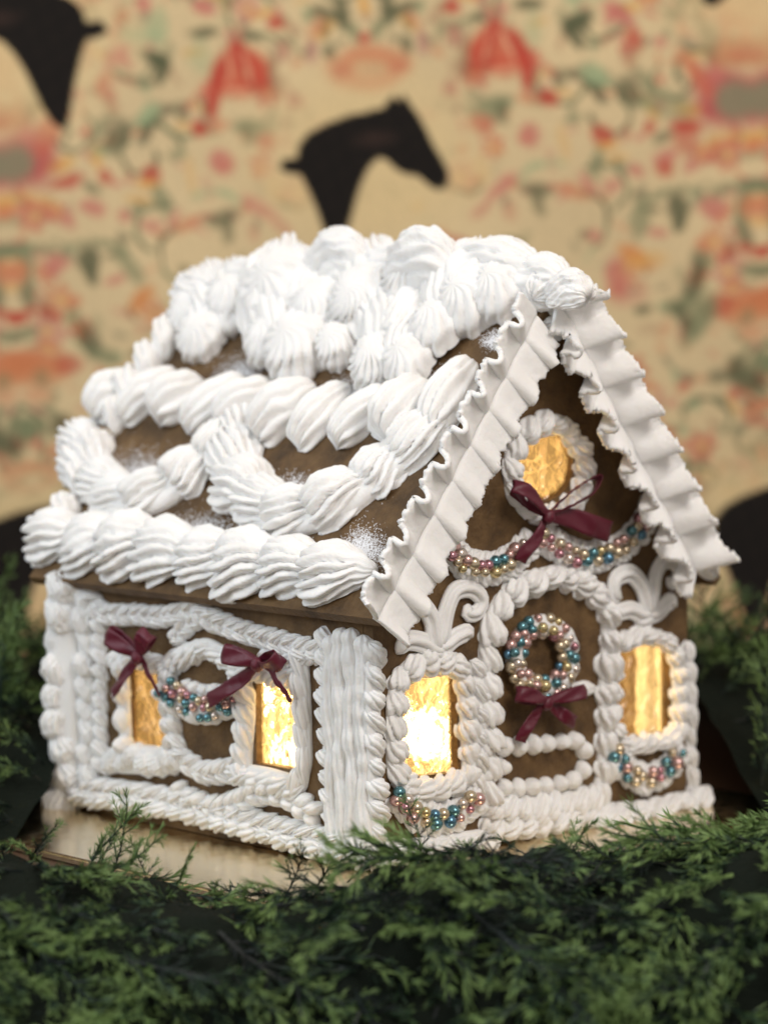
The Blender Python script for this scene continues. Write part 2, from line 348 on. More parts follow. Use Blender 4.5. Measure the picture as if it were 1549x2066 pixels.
    for x, y, fl, s in [(740, 330, 0, 1), (30, 90, 1, 1.12), (1560, -55, 1, 1.0), (82, 1128, 0, 1.1), (1588, 1076, 0, 1.08), (830, 1390, 0, 1.0)]: horse(x, y, fl, s)
    # mesh: print coordinates back to the wall
    ny, nx = U.shape
    dx, dy = U - ox, V - oy
    X = ox + dx * ca - dy * sa; Y = oy + dx * sa + dy * ca
    wp = Plane(cp(0, WALLD, 0), -EF)
    o0 = wp.at(PW / 2, PH / 2); ex = (wp.at(PW / 2 + 1, PH / 2) - o0); ez = (wp.at(PW / 2, PH / 2 + 1) - o0)
    P = np.array(o0)[None, None] + (X - PW / 2)[..., None] * np.array(ex) + (Y - PH / 2)[..., None] * np.array(ez)
    v = P.reshape(-1, 3)
    i = np.arange(nx * ny).reshape(ny, nx)
    f = np.stack([i[:-1, :-1], i[1:, :-1], i[1:, 1:], i[:-1, 1:]], -1).reshape(-1, 4)
    me = bpy.data.meshes.new('wall'); me.vertices.add(len(v)); me.vertices.foreach_set('co', v.ravel())
    me.loops.add(f.size); me.loops.foreach_set('vertex_index', f.ravel().astype(np.int32))
    me.polygons.add(len(f)); me.polygons.foreach_set('loop_start', np.arange(0, f.size, 4, dtype=np.int32)); 
    me.update(calc_edges=True); me.validate()
    at = me.color_attributes.new('print', 'FLOAT_COLOR', 'POINT')
    at.data.foreach_set('color', np.concatenate([col.reshape(-1, 3), np.ones((len(v), 1))], 1).astype(np.float32).ravel())
    o = link('wall', me, None, M['wall']); tag(o, kind='structure')
paint_wall()

# ------------------------------------------------------------------ icing shapes (unit size, shared)
def shell_mesh(name, seed, grooves=9, amp=.20, twist=0.6, peak=.55, nz=.04, rings=15, seg=54, scal=.10, flat=.30, tail=.08, ex=.62, bend=0.0, gw=.25):
    v = []; f = []
    off = Vector((seed * 3.7, seed * 1.3, seed * .7))
    for i in range(rings + 1):
        t = i / rings
        r = max(math.sin(math.pi * min(t, 1) ** peak), 0) ** ex
        r = max(r, tail * t if t > .5 else 0)
        if i == 0 or i == rings: r = .015
        for j in range(seg):
            th = 2 * math.pi * j / seg
            gn = gw * noise.noise(Vector((t * 3.0, math.cos(th) * 1.5, math.sin(th) * 1.5)) + off) * 4
            lobe = abs(math.sin(grooves * th / 2 + twist * math.pi * (t - .3) + gn)) ** .75
            rho = 1 - amp * (1 - lobe) * min(1, 3 * r)
            y = .5 * r * math.cos(th) * rho
            z = r * math.sin(th) * rho
            if z < 0: z *= flat
            x = t - scal * (lobe - .5) * math.exp(-(t / .22) ** 2) + .03 * math.sin(th)
            p = Vector((x, y + bend * math.sin(math.pi * t), z))
            if nz:
                q = noise.noise_vector(p * 3.0 + off) * nz + noise.noise_vector(p * 8 + off) * nz * .4
                p += Vector((q.x, q.y, q.z if z > 0 else 0))
            v.append(p)
    for i in range(rings):
        for j in range(seg):
            a = i * seg + j; b = i * seg + (j + 1) % seg
            f.append((a, b, b + seg, a + seg))
    f.append(tuple(range(seg - 1, -1, -1))); f.append(tuple(range(rings * seg, rings * seg + seg)))
    me = mesh_from(name, v, f); me.materials.append(M['icing']); return me
SHELL = [shell_mesh('icing_shell', s, 9, .32, .45 + .15 * (s % 3), .55, .05) for s in range(12)]
FAN = [shell_mesh('icing_fan', 20 + s, 17, .31, (.9 + .12 * s), .44 + .012 * s, .06, 20, 102, .17, gw=.16) for s in range(9)]
BEAD = [shell_mesh('icing_bead', 40 + s, 7, .13, .8, .75, .05, 12, 42, .06) for s in range(5)]
CLUMP = [shell_mesh('icing_clump', 60 + s, 19, .13, (1.2 + .5 * s) * (-1) ** s, .85, .085, 26, 114, .05, .4, ex=.36, bend=.12 * (-1) ** s, gw=.6) for s in range(6)]
ROLL = [shell_mesh('icing_roll', 120 + s, 13, .20, -.8 - .2 * s, .72, .05, 20, 78, .12, .35, ex=.40, bend=.04) for s in range(5)]
BALL = [shell_mesh('icing_ball', 140 + s, 5, .05, .3, .95, .06, 12, 30, .0, .3, ex=.5) for s in range(4)]
def dome_mesh(seed, arms=13, turns=1.1, amp=.16):
    v = []; f = []; R, S = 16, arms * 6; off = Vector((seed * 2.1, 5, seed))
    for i in range(R + 1):
        t = i / R; r = .5 * math.sin(t * math.pi / 2) ** .8; zz = math.cos(t * math.pi / 2) ** .75
        for j in range(S):
            th = 2 * math.pi * j / S; lobe = abs(math.sin(arms * th / 2 + turns * 2 * math.pi * t + .8 * noise.noise(Vector((t * 2, math.cos(th), math.sin(th))) + off))) ** .7
            k = 1 - amp * (1 - lobe) * min(1, 2.2 * t)
            p = Vector((.5 + r * k * math.cos(th), r * k * math.sin(th), zz * k - .06))
            v.append(p + noise.noise_vector(p * 3 + off) * .06)
    for i in range(R):
        for j in range(S): a = i * S + j; b = i * S + (j + 1) % S; f.append((a, a + S, b + S, b))
    me = mesh_from('icing_rosette', v, f); me.materials.append(M['icing']); return me
DOME = [dome_mesh(s, 11 + s, .7 + .25 * s) for s in range(6)]
TWIST = [shell_mesh('icing_twist', 80 + s, 8, .26, 2.0, .8, .05, 16, 56, .06) for s in range(5)]

house = empty('gingerbread_house', (W / 2, D / 2, ZB), 'gingerbread house with white piped icing, glowing windows, burgundy bows and pearl beads', 'gingerbread house')
HI = Matrix.Translation((-W / 2, -D / 2, -ZB))
def part(name, mesh, mat=None, label=None, world=None):
    """a part of the house; mesh coordinates are world coordinates unless world is given"""
    o = link(name, mesh, house, mat); o.matrix_parent_inverse = HI
    if world is not None: o.matrix_basis = world
    if label: o['label'] = label
    return o
def sub(name, mesh, parent, world, mat=None):
    o = link(name, mesh, parent, mat)
    o.matrix_parent_inverse = Matrix.Identity(4)
    o.matrix_basis = INV[parent.name] @ world
    return o
INV = {}
def reg(o, world=None):
    INV[o.name] = (world.inverted() if world is not None else Matrix.Identity(4)); return o

def frame(a, b, n, w, h, roll=0.0):
    x = (b - a); L = x.length; x = x / L
    y = n.cross(x).normalized(); z = x.cross(y)
    if roll:
        q = Matrix.Rotation(roll, 3, x); y = q @ y; z = q @ z
    m = Matrix((x * L, y * w, z * h)).transposed().to_4x4(); m.translation = a
    return m
def rope_mesh(name, pts, nrm, rad, grooves=6, amp=.18, twist=0.0, seg=None, flat=.5, hs=1.0, jit=0.0, res=1.0):
    """star-tip stroke piped along pts; rad number or list"""
    seg = seg or grooves * 5
    # resample smooth (Catmull-Rom)
    P = [Vector(p) for p in pts]
    if len(P) == 2: P = [P[0], (P[0] + P[1]) / 2, P[1]]
    R = rad if isinstance(rad, (list, tuple)) else [rad] * len(pts)
    if len(R) != len(P): R = [R[0], (R[0] + R[-1]) / 2, R[-1]]
    out = []; rr = []
    for i in range(len(P) - 1):
        p0 = P[max(i - 1, 0)]; p1 = P[i]; p2 = P[i + 1]; p3 = P[min(i + 2, len(P) - 1)]
        n = max(3, int((p2 - p1).length / (.0016 / res)))
        for k in range(n):
            t = k / n
            q = .5 * ((2 * p1) + (p2 - p0) * t + (2 * p0 - 5 * p1 + 4 * p2 - p3) * t * t + (3 * p1 - p0 - 3 * p2 + p3) * t ** 3)
            out.append(q); rr.append(R[i] * (1 - t) + R[i + 1] * t)
    out.append(P[-1]); rr.append(R[-1])
    n = len(out); v = []; f = []
    acc = 0
    for i in range(n):
        x = (out[min(i + 1, n - 1)] - out[max(i - 1, 0)]).normalized()
        y = nrm.cross(x).normalized(); z = x.cross(y)
        if i: acc += (out[i] - out[i - 1]).length
        e = 1.0
        end = min(i, n - 1 - i)
        if end < 4: e = [.15, .62, .86, .97][end]
        r = rr[i] * e * (1 + jit * noise.noise(out[i] * 160))
        for j in range(seg):
            th = 2 * math.pi * j / seg
            lobe = abs(math.sin(grooves * th / 2 + twist * acc)) ** .75
            rho = r * (1 - amp * (1 - lobe))
            zz = math.sin(th) * rho * hs
            if zz < 0: zz *= flat
            v.append(out[i] + y * (math.cos(th) * rho) + z * zz)
    for i in range(n - 1):
        for j in range(seg):
            a = i * seg + j; b = i * seg + (j + 1) % seg
            f.append((a, b, b + seg, a + seg))
    f.append(tuple(range(seg - 1, -1, -1))); f.append(tuple(range((n - 1) * seg, n * seg)))
    me = mesh_from(name, v, f); me.materials.append(M['icing']); return me

def resample(P, sp):
    out = [P[0].copy()]; need = sp; 
    seglen = [(P[i + 1] - P[i]).length for i in range(len(P) - 1)]
    tot = sum(seglen); n = max(1, round(tot / sp)); res = []
    for k in range(n + 1):
        d = tot * k / n; i = 0
        while i < len(seglen) - 1 and d > seglen[i]: d -= seglen[i]; i += 1
        t = min(1, d / max(seglen[i], 1e-9)); res.append((P[i].lerp(P[i + 1], t), (P[i + 1] - P[i]).normalized()))
    return res
def border(plane, px, w, sp, ln=1.7, h=None, kind=None, ang=0.0, bed=.42, label=None, jit=.18, closed=False, lift=.0, pxoff=0.0, name='icing_border', rev=False, dbl=False):
    """piped border: a bed of icing along a line of photo points on a surface, with shells on it. w, sp, h in mm."""
    kind = kind or SHELL; h = h or w * .55
    if dbl: ln *= .82
    elif plane is not ROOF: ln *= .92
    P = [plane.at(x, y, pxoff) for x, y in px]
    if closed: P.append(P[0].copy())
    if rev: P.reverse()
    n = plane.n
    Q = resample(P, sp * .001)
    bp = [q for q, _ in Q] if len(Q) > 2 else P
    o = part(name, rope_mesh(name, bp, n, w * .0005 * (bed / .42) * .8, 6, .1, hs=.75, flat=.2), None, label); reg(o)
    if closed: Q = Q[:-1]
    for k, (q, d) in enumerate(Q):
        nxt = Q[(k + 1) % len(Q)][0] if (k + 1 < len(Q) or closed) else None
        prv = Q[k - 1][0] if (k or closed) else None
        dd = ((nxt - prv) if nxt is not None and prv is not None else (nxt - q) if nxt is not None else (q - prv)).normalized()
        for sgn in ((1, -1) if dbl else (1,)):
            a = ang * sgn + random.uniform(-.14, .14)
            x = Matrix.Rotation(a, 3, n) @ dd
            L = sp * .001 * ln * random.uniform(1 - jit, 1 + jit)
            c = q + n * (lift * .001 + random.uniform(0, .0003))
            cshift = .42
            if dbl: c = c + (n.cross(dd)) * (sgn * w * .00022); 
            A = c - x * L * cshift; B = c + x * L * (1 - cshift)
            ww = w * .001 * random.uniform(1 - jit, 1 + jit) * (.62 if dbl else 1)
            hh = h * .001 * random.uniform(1 - jit, 1 + jit)
            sub('icing_shell', random.choice(kind), o, frame(A, B, n, ww, hh, random.uniform(-.15, .15)))
    return o
def stroke(plane, px, r, grooves=7, amp=.2, twist=0, off=0.0, label=None, name='icing_stroke', hs=1.0, jit=.0, r1=None):
    P = [plane.at(x, y, off) for x, y in px]
    rad = [r * .001] * len(P) if r1 is None else [(r + (r1 - r) * i / (len(P) - 1)) * .001 for i in range(len(P))]
    return part(name, rope_mesh(name, P, plane.n, rad, grooves, amp, twist * 1000, hs=hs, jit=jit), None, label)
def blob(plane, x0, y0, x1, y1, w, h, kind=None, name='icing_dollop', off=0.0, roll=0):
    a = plane.at(x0, y0, off); b = plane.at(x1, y1, off)
    m = frame(a, b, plane.n, w * .001, h * .001, roll)
    o = part(name, random.choice(kind or CLUMP), None, None, m); return reg(o, m)

# ------------------------------------------------------------------ gingerbread panels
def panel(name, outer, holes, thick, to_world, mat, bev=True):
    polys = [[Vector((p[0], p[1], 0)) for p in outer]] + [[Vector((p[0], p[1], 0)) for p in h] for h in holes]
    flat = [p for pl in polys for p in pl]
    tris = tessellate_polygon(polys)
    n = len(flat); v = [to_world(p.x, p.y, 0) for p in flat] + [to_world(p.x, p.y, -thick) for p in flat]
    f = [tuple(t) for t in tris] + [tuple(reversed([i + n for i in t])) for t in tris]
    s = 0
    for pl in polys:
        m = len(pl)
        for i in range(m): f.append((s + i, s + (i + 1) % m, s + (i + 1) % m + n, s + i + n))
        s += m
    me = mesh_from(name, v, f, False)
    bm = bmesh.new(); bm.from_mesh(me); bmesh.ops.recalc_face_normals(bm, faces=bm.faces); bm.to_mesh(me); bm.free()
    return part(name, me, mat)
def uvF(x, y): p = FRONT.at(x, y); return (p.x, p.z)
def uvS(x, y): p = SIDE.at(x, y); return (p.y, p.z)
def oval(cx, cy, rx, ry, n=28): return [(cx + rx * math.cos(2 * math.pi * i / n), cy + ry * math.sin(2 * math.pi * i / n)) for i in range(n)]
FW1 = [(806, 1352), (918, 1340), (924, 1556), (806, 1572)]
FW2 = [(1244, 1308), (1350, 1296), (1352, 1478), (1246, 1492)]
FW3 = oval(1098, 936, 58, 74)
SW1 = [(262, 1336), (350, 1350), (352, 1515), (264, 1504)]
SW2 = [(516, 1372), (612, 1386), (614, 1556), (518, 1540)]
hf = [[uvF(*p) for p in w] for w in (FW1, FW2, FW3)]; hs_ = [[uvS(*p) for p in w] for w in (SW1, SW2)]
gab = [(0, ZB), (W, ZB), (W, HW), (W / 2, HR), (0, HW)]
panel('front_wall', gab, hf, TH, lambda u, v, t: Vector((u, -t, v)), M['ginger'])
panel('back_wall', gab, [], TH, lambda u, v, t: Vector((u, D + t, v)), M['ginger'])
panel('side_wall', [(TH + .0005, ZB), (D - TH - .0005, ZB), (D - TH - .0005, HW), (TH + .0005, HW)], hs_, TH, lambda u, v, t: Vector((-t, u, v)), M['ginger'])
panel('side_wall', [(TH + .0005, ZB), (D - TH - .0005, ZB), (D - TH - .0005, HW), (TH + .0005, HW)], [], TH, lambda u, v, t: Vector((W + t, u, v)), M['ginger'])
rl = math.hypot(W / 2, HR - HW); ovl = OVS * math.hypot(1, slope)
rdir = Vector((W / 2, 0, HR - HW)).normalized()
panel('roof_panel', [(-OVF, -ovl), (D + OVB, -ovl), (D + OVB, rl + .002), (-OVF, rl + .002)], [], ROOF_T, lambda u, v, t: Vector((0, u, HW)) + rdir * v + RN * (ROOF_T + t + .0006), M['ginger'])
rdr = Vector((-W / 2, 0, HR - HW)).normalized()
panel('roof_panel', [(-OVF, -ovl), (D + OVB, -ovl), (D + OVB, rl - .006), (-OVF, rl - .006)], [], ROOF_T, lambda u, v, t: Vector((W, u, HW)) + rdr * v + RNR * (ROOF_T + t + .0006), M['ginger'])
def pane(win, plane, mat='pane'):
    c = Vector((0, 0))
    pts = [plane.at(x, y, -.0035) for x, y in win]; m = sum(pts, Vector()) / len(pts)
    pts = [m + (p - m) * 1.0 for p in pts]
    n = len(pts); v = []; 
    for off in (0, -.0009): v += [p + plane.n * off for p in pts]
    f = [tuple(range(n)), tuple(range(2 * n - 1, n - 1, -1))] + [(i, i + n, (i + 1) % n + n, (i + 1) % n) for i in range(n)]
    part('window_pane', mesh_from('window_pane', v, f, False), M[mat])
for w, m_ in ((FW1, 'pane'), (FW2, 'clear_pane'), (FW3, 'pane')): pane(w, FRONT, m_)
for w in (SW1, SW2): pane(w, SIDE)
# icing seams inside the far corners, seen through the windows
for x, y in ((W - TH - .002, D - TH - .002), (W - TH - .002, TH + .002), (TH + .002, D - TH - .002)):
    part('icing_seam', rope_mesh('icing_seam', [Vector((x, y, ZB + .002)), Vector((x, y, .06)), Vector((x, y, HW - .004))], Vector((-1, -.3, 0)).normalized(), .0045, 5, .15, jit=.3, flat=1))

q_ = Plane((W - TH - .004, 0, 0), (-1, 0, 0)).at(1302, 1400)
part('icing_seam', rope_mesh('icing_seam', [Vector((q_.x, q_.y, ZB + .003)), Vector((q_.x, q_.y, .05)), Vector((q_.x, q_.y, HW - .004))], Vector((-1, -.6, 0)).normalized(), .0055, 5, .15, jit=.3, flat=1))
# cake board
def board():
    m = box_mesh('cake_board', (-.078, -.058, ZB - .004), (W + .05, D + .04, ZB - .0004), None, .0012)
    o = link('cake_board', m, None, M['board']); tag(o, 'shiny gold foil cake board under the gingerbread house', 'cake board')
board()

# ------------------------------------------------------------------ the lamp inside
def tea_light(px, py, ydeep, label, power, s=1.0, up=.034):
    p = Plane((0, ydeep, 0), (0, -1, 0)).at(px, py)
    e = empty('tea_light', (p.x, p.y, ZB + .0005), label, 'light', 'lights inside the house')
    def lathe(name, prof, mat):
        v = []; f = []; n = 20
        for r, z in prof:
            for j in range(n): v.append((r * math.cos(2 * math.pi * j / n), r * math.sin(2 * math.pi * j / n), z))
        for i in range(len(prof) - 1):
            for j in range(n): f.append((i * n + j, i * n + (j + 1) % n, (i + 1) * n + (j + 1) % n, (i + 1) * n + j))
        f.append(tuple(range(n - 1, -1, -1))); f.append(tuple(range((len(prof) - 1) * n, len(prof) * n)))
        return link(name, mesh_from(name, v, f), e, mat)
    zf = p.z - .009 - ZB
    lathe('candle_body', [(.0165, 0), (.017, .001), (.017, zf - .003), (.0155, zf - .0015), (.006, zf - .001), (.003, zf)], M['wax'])
    lathe('bulb', [(.001, zf), (.0060 * s, zf + .001), (.0082 * s, zf + .005), (.0086 * s, zf + .010), (.0074 * s, zf + .015), (.0046 * s, zf + .0185), (.0004, zf + .020)], M['flame'])
    d = bpy.data.lights.new('tea_light_glow', 'POINT'); d.energy = power; d.color = (1.0, .74, .40); d.shadow_soft_size = .006
    lo = bpy.data.objects.new('tea_light_glow', d); C.objects.link(lo); lo.parent = e; lo.location = (.012, .02, zf + up)
tea_light(842, 1482, .040, 'glowing candle light seen through the window left of the door', 1.3, 1.15, .075)
tea_light(600, 1520, .085, 'glowing light seen through the side window under the right bow', .16, .45)

# ------------------------------------------------------------------ roof icing
def roof_icing():
    # eave border of fanned shells
    o = border(ROOF, [(128, 1092), (250, 1108), (430, 1132), (600, 1152), (690, 1164)], 42, 30, 1.38, 18, FAN, .12, .30, 'icing shells along the eave', lift=.6)
    # scalloped middle row
    m = [(232, 812), (300, 812), (370, 822), (450, 832), (540, 842), (640, 852), (740, 856), (840, 842), (915, 818)]
    border(ROOF, m, 25, 26.5, 1.42, 18, ROLL, 1.2, .3, 'leaning icing shells across the roof', lift=.4)
    # hanging swags of shells
    border(ROOF, [(170, 900), (190, 960), (250, 1012), (320, 1002), (385, 962), (440, 915), (460, 890)], 30, 24, 1.42, 15, FAN, .15, .5, 'left icing swag on the roof', lift=1)
    border(ROOF, [(492, 868), (482, 930), (510, 1010), (580, 1045), (660, 1035), (735, 985), (795, 935), (862, 885)], 31, 24, 1.42, 16, FAN, .15, .5, 'right icing swag on the roof', lift=1)
    # ridge and the heavy dollops below it
    B = lambda *a, **k: blob(ROOF, *a, **k)
    for a in [(412, 552, 432, 712, 38, 17), (470, 545, 475, 680, 32, 18), (565, 500, 605, 740, 46, 22), (650, 520, 650, 700, 38, 19), (745, 510, 765, 700, 42, 21), (800, 560, 775, 780, 34, 18), (885, 580, 812, 778, 34, 19), (985, 500, 925, 690, 44, 22), (1060, 540, 985, 650, 30, 17)]:
        B(*a)
    for x, y, rx, w, h in [(396, 626, 44, 28, 14), (415, 682, 44, 26, 15), (480, 610, 50, 28, 17), (560, 690, 52, 30, 17), (615, 705, 62, 38, 20), (655, 640, 58, 34, 20), (585, 590, 66, 40, 24), (690, 700, 40, 24, 14), (745, 615, 58, 36, 21), (770, 735, 48, 30, 16), (850, 570, 60, 36, 20), (895, 665, 50, 30, 18), (835, 735, 44, 28, 16), (960, 610, 60, 36, 20), (1020, 590, 52, 32, 18)]:
        B(x - rx, y + 12, x + rx, y - 6, w * 1.25, h, kind=DOME, off=.003, roll=random.uniform(-.2, .2))
    RIDGE = Plane((W / 2, 0, HR + .005), (-.35, 0, 1))
    for i, (x, y, w, l, h) in enumerate([(424, 592, 30, 46, 15), (500, 588, 30, 54, 19), (595, 584, 36, 66, 25), (700, 582, 34, 66, 32), (790, 585, 28, 60, 24), (880, 586, 36, 70, 36), (1000, 588, 40, 80, 28), (1090, 590, 28, 56, 20), (1150, 598, 20, 40, 14)]):
        blob(RIDGE, x - l, y + 4 * (i % 3 - 1), x + l, y + 6, w, h, CLUMP, roll=random.uniform(-.3, .3))
    # loops of icing at the far rake edge
    for a in [(362, 650, 334, 736, 14, 17), (326, 704, 300, 778, 15, 18), (290, 752, 262, 830, 16, 18), (262, 812, 236, 880, 14, 16), (222, 880, 198, 950, 16, 18), (186, 940, 164, 1015, 15, 17), (158, 1005, 128, 1075, 15, 16)]:
        B(*a, kind=TWIST, name='icing_shell')
    # far side of the roof, only its edge shows
    for v_, y_, w_ in ((.172, .002, .022), (.150, .000, .020), (.105, .002, .020), (.088, -.002, .016), (.060, .002, .018), (.03, .004, .018), (.13, .05, .024), (.08, .06, .024), (.03, .06, .024), (.14, .12, .024), (.07, .14, .024)):
        p = Vector((W, y_, HW)) + rdr * v_ + RNR * (ROOF_T + .0006)
        m = frame(p, p - rdr * .022 + Vector((0, .006, 0)), RNR, w_, .017); o = part('icing_dollop', random.choice(TWIST + ROLL), None, None, m); reg(o, m)
roof_icing()

def sugar(patches):
    v = []; f = []
    for (x, y, rx, ry, n) in patches:
        st_ = [(random.gauss(0, .45), random.uniform(.3, 1.0) ** 1.3, random.uniform(-.25, .35)) for _ in range(26)]
        for k in range(int(n * 2.0)):
            u0, ln_, sk = random.choice(st_)
            t = random.random() ** 1.4
            p = ROOF.at(x + rx * (u0 + sk * t + random.gauss(0, .26)), y + ry * (.6 - 1.5 * t * ln_ * (1 - .4 * abs(u0)) + random.gauss(0, .34)), .0007)
            s = random.uniform(.00010, .00030)
            X = Vector((random.gauss(0, 1), random.gauss(0, 1), random.gauss(0, 1))).normalized(); Y = RN.cross(X).normalized(); X = Y.cross(RN)
            b = len(v); st = random.uniform(1, 2.2)
            v.extend([p + X * s * st, p + Y * s, p - X * s * st, p - Y * s, p + RN * s * .9])
            f.extend([(b, b + 1, b + 4), (b + 1, b + 2, b + 4), (b + 2, b + 3, b + 4), (b + 3, b, b + 4)])
    o = part('sugar_dusting', mesh_from('sugar_dusting', v, f, False), M['sugar']); o['kind'] = 'stuff'
sugar([(705, 785, 44, 30, 1400), (915, 780, 56, 40, 2200), (590, 985, 60, 34, 1500), (690, 980, 50, 28, 1000), (415, 1065, 74, 42, 2400), (735, 1095, 44, 40, 1600), (290, 945, 60, 46, 1600), (490, 750, 44, 46, 1800), (990, 680, 26, 24, 400), (640, 1110, 60, 16, 500)])

# ------------------------------------------------------------------ ruffles on the gable edges
def ruffle(a, b, w, lam, amp, B, ph, seed, wob, dph=1.4, k_in=1.0, k_out=1.0):
    A = GABLE.at(*a); Bp = GABLE.at(*b); s_dir = (Bp - A); L = s_dir.length; s_dir.normalize()
    n = GABLE.n; tdir = n.cross(s_dir).normalized()
    ns = int(L / .0004); nt_ = 26; v = []; f = []
    off = Vector((seed, seed * 2, 0))
    for i in range(ns + 1):
        s = L * i / ns
        phs = 2 * math.pi * (s / lam + .13 * noise.noise(Vector((s * 40, seed, 0)))) + ph
        for j in range(nt_ + 1):
            t = -1 + 2 * j / nt_
            at_ = abs(t); side = 1 if t > 0 else -1
            pq = phs + (dph if side > 0 else 0); c = math.cos(pq); sn = math.sin(pq); ks = k_in if side > 0 else k_out
            fr = (pq / (2 * math.pi)) % 1.0; saw = fr / .84 if fr < .84 else (1 - fr) / .16; saw = saw * saw * (3 - 2 * saw)
            up = ks * (at_ ** .9) * amp * (.62 * saw + .38 * (.5 + .5 * c)) * (1 + .35 * noise.noise(Vector((s * 90, side * 3, seed))))
            ds = at_ ** .9 * B * (.6 * sn + 1.1 * saw)
            wv = w * (1 + wob * math.cos(phs + .6 * side) * at_ + (.10 * noise.noise(Vector((s * 600, side, seed))) + .07 * noise.noise(Vector((s * 1500, side, seed)))) * at_ ** 6)
            p = A + s_dir * (s + ds) + tdir * (t * wv) + n * (.0022 + up - .0012 * math.exp(-(t / .10) ** 2))
            p += noise.noise_vector(p * 260 + off) * .0005 * at_
            v.append(p)
    m = nt_ + 1
    for i in range(ns):
        for j in range(nt_): f.append((i * m + j, i * m + j + 1, (i + 1) * m + j + 1, (i + 1) * m + j))
    me = mesh_from('icing_ruffle', v, f); me.materials.append(M['icing'])
    o = part('icing_ruffle', me)
    md = o.modifiers.new('thick', 'SOLIDIFY'); md.thickness = .0025; md.offset = -1
    return o
ruffle((1070, 634), (748, 1248), .0180, .0200, .0135, .0056, .4, 3, .07, .9, .72, 1.05)
ruffle((1112, 606), (1388, 1150), .0175, .0240, .0200, .0066, 2.0, 9, .18, 2.6, 1.0, .90)
for a in [(1070, 604, 1140, 572, 22, 12), (1128, 640, 1108, 580, 16, 10), (1160, 610, 1146, 556, 16, 11), (1088, 668, 1142, 628, 15, 9)]:
    blob(GABLE, *a, off=-.004)

blob(GABLE, 1402, 1112, 1440, 1168, 15, 9, kind=SHELL, name='icing_shell')
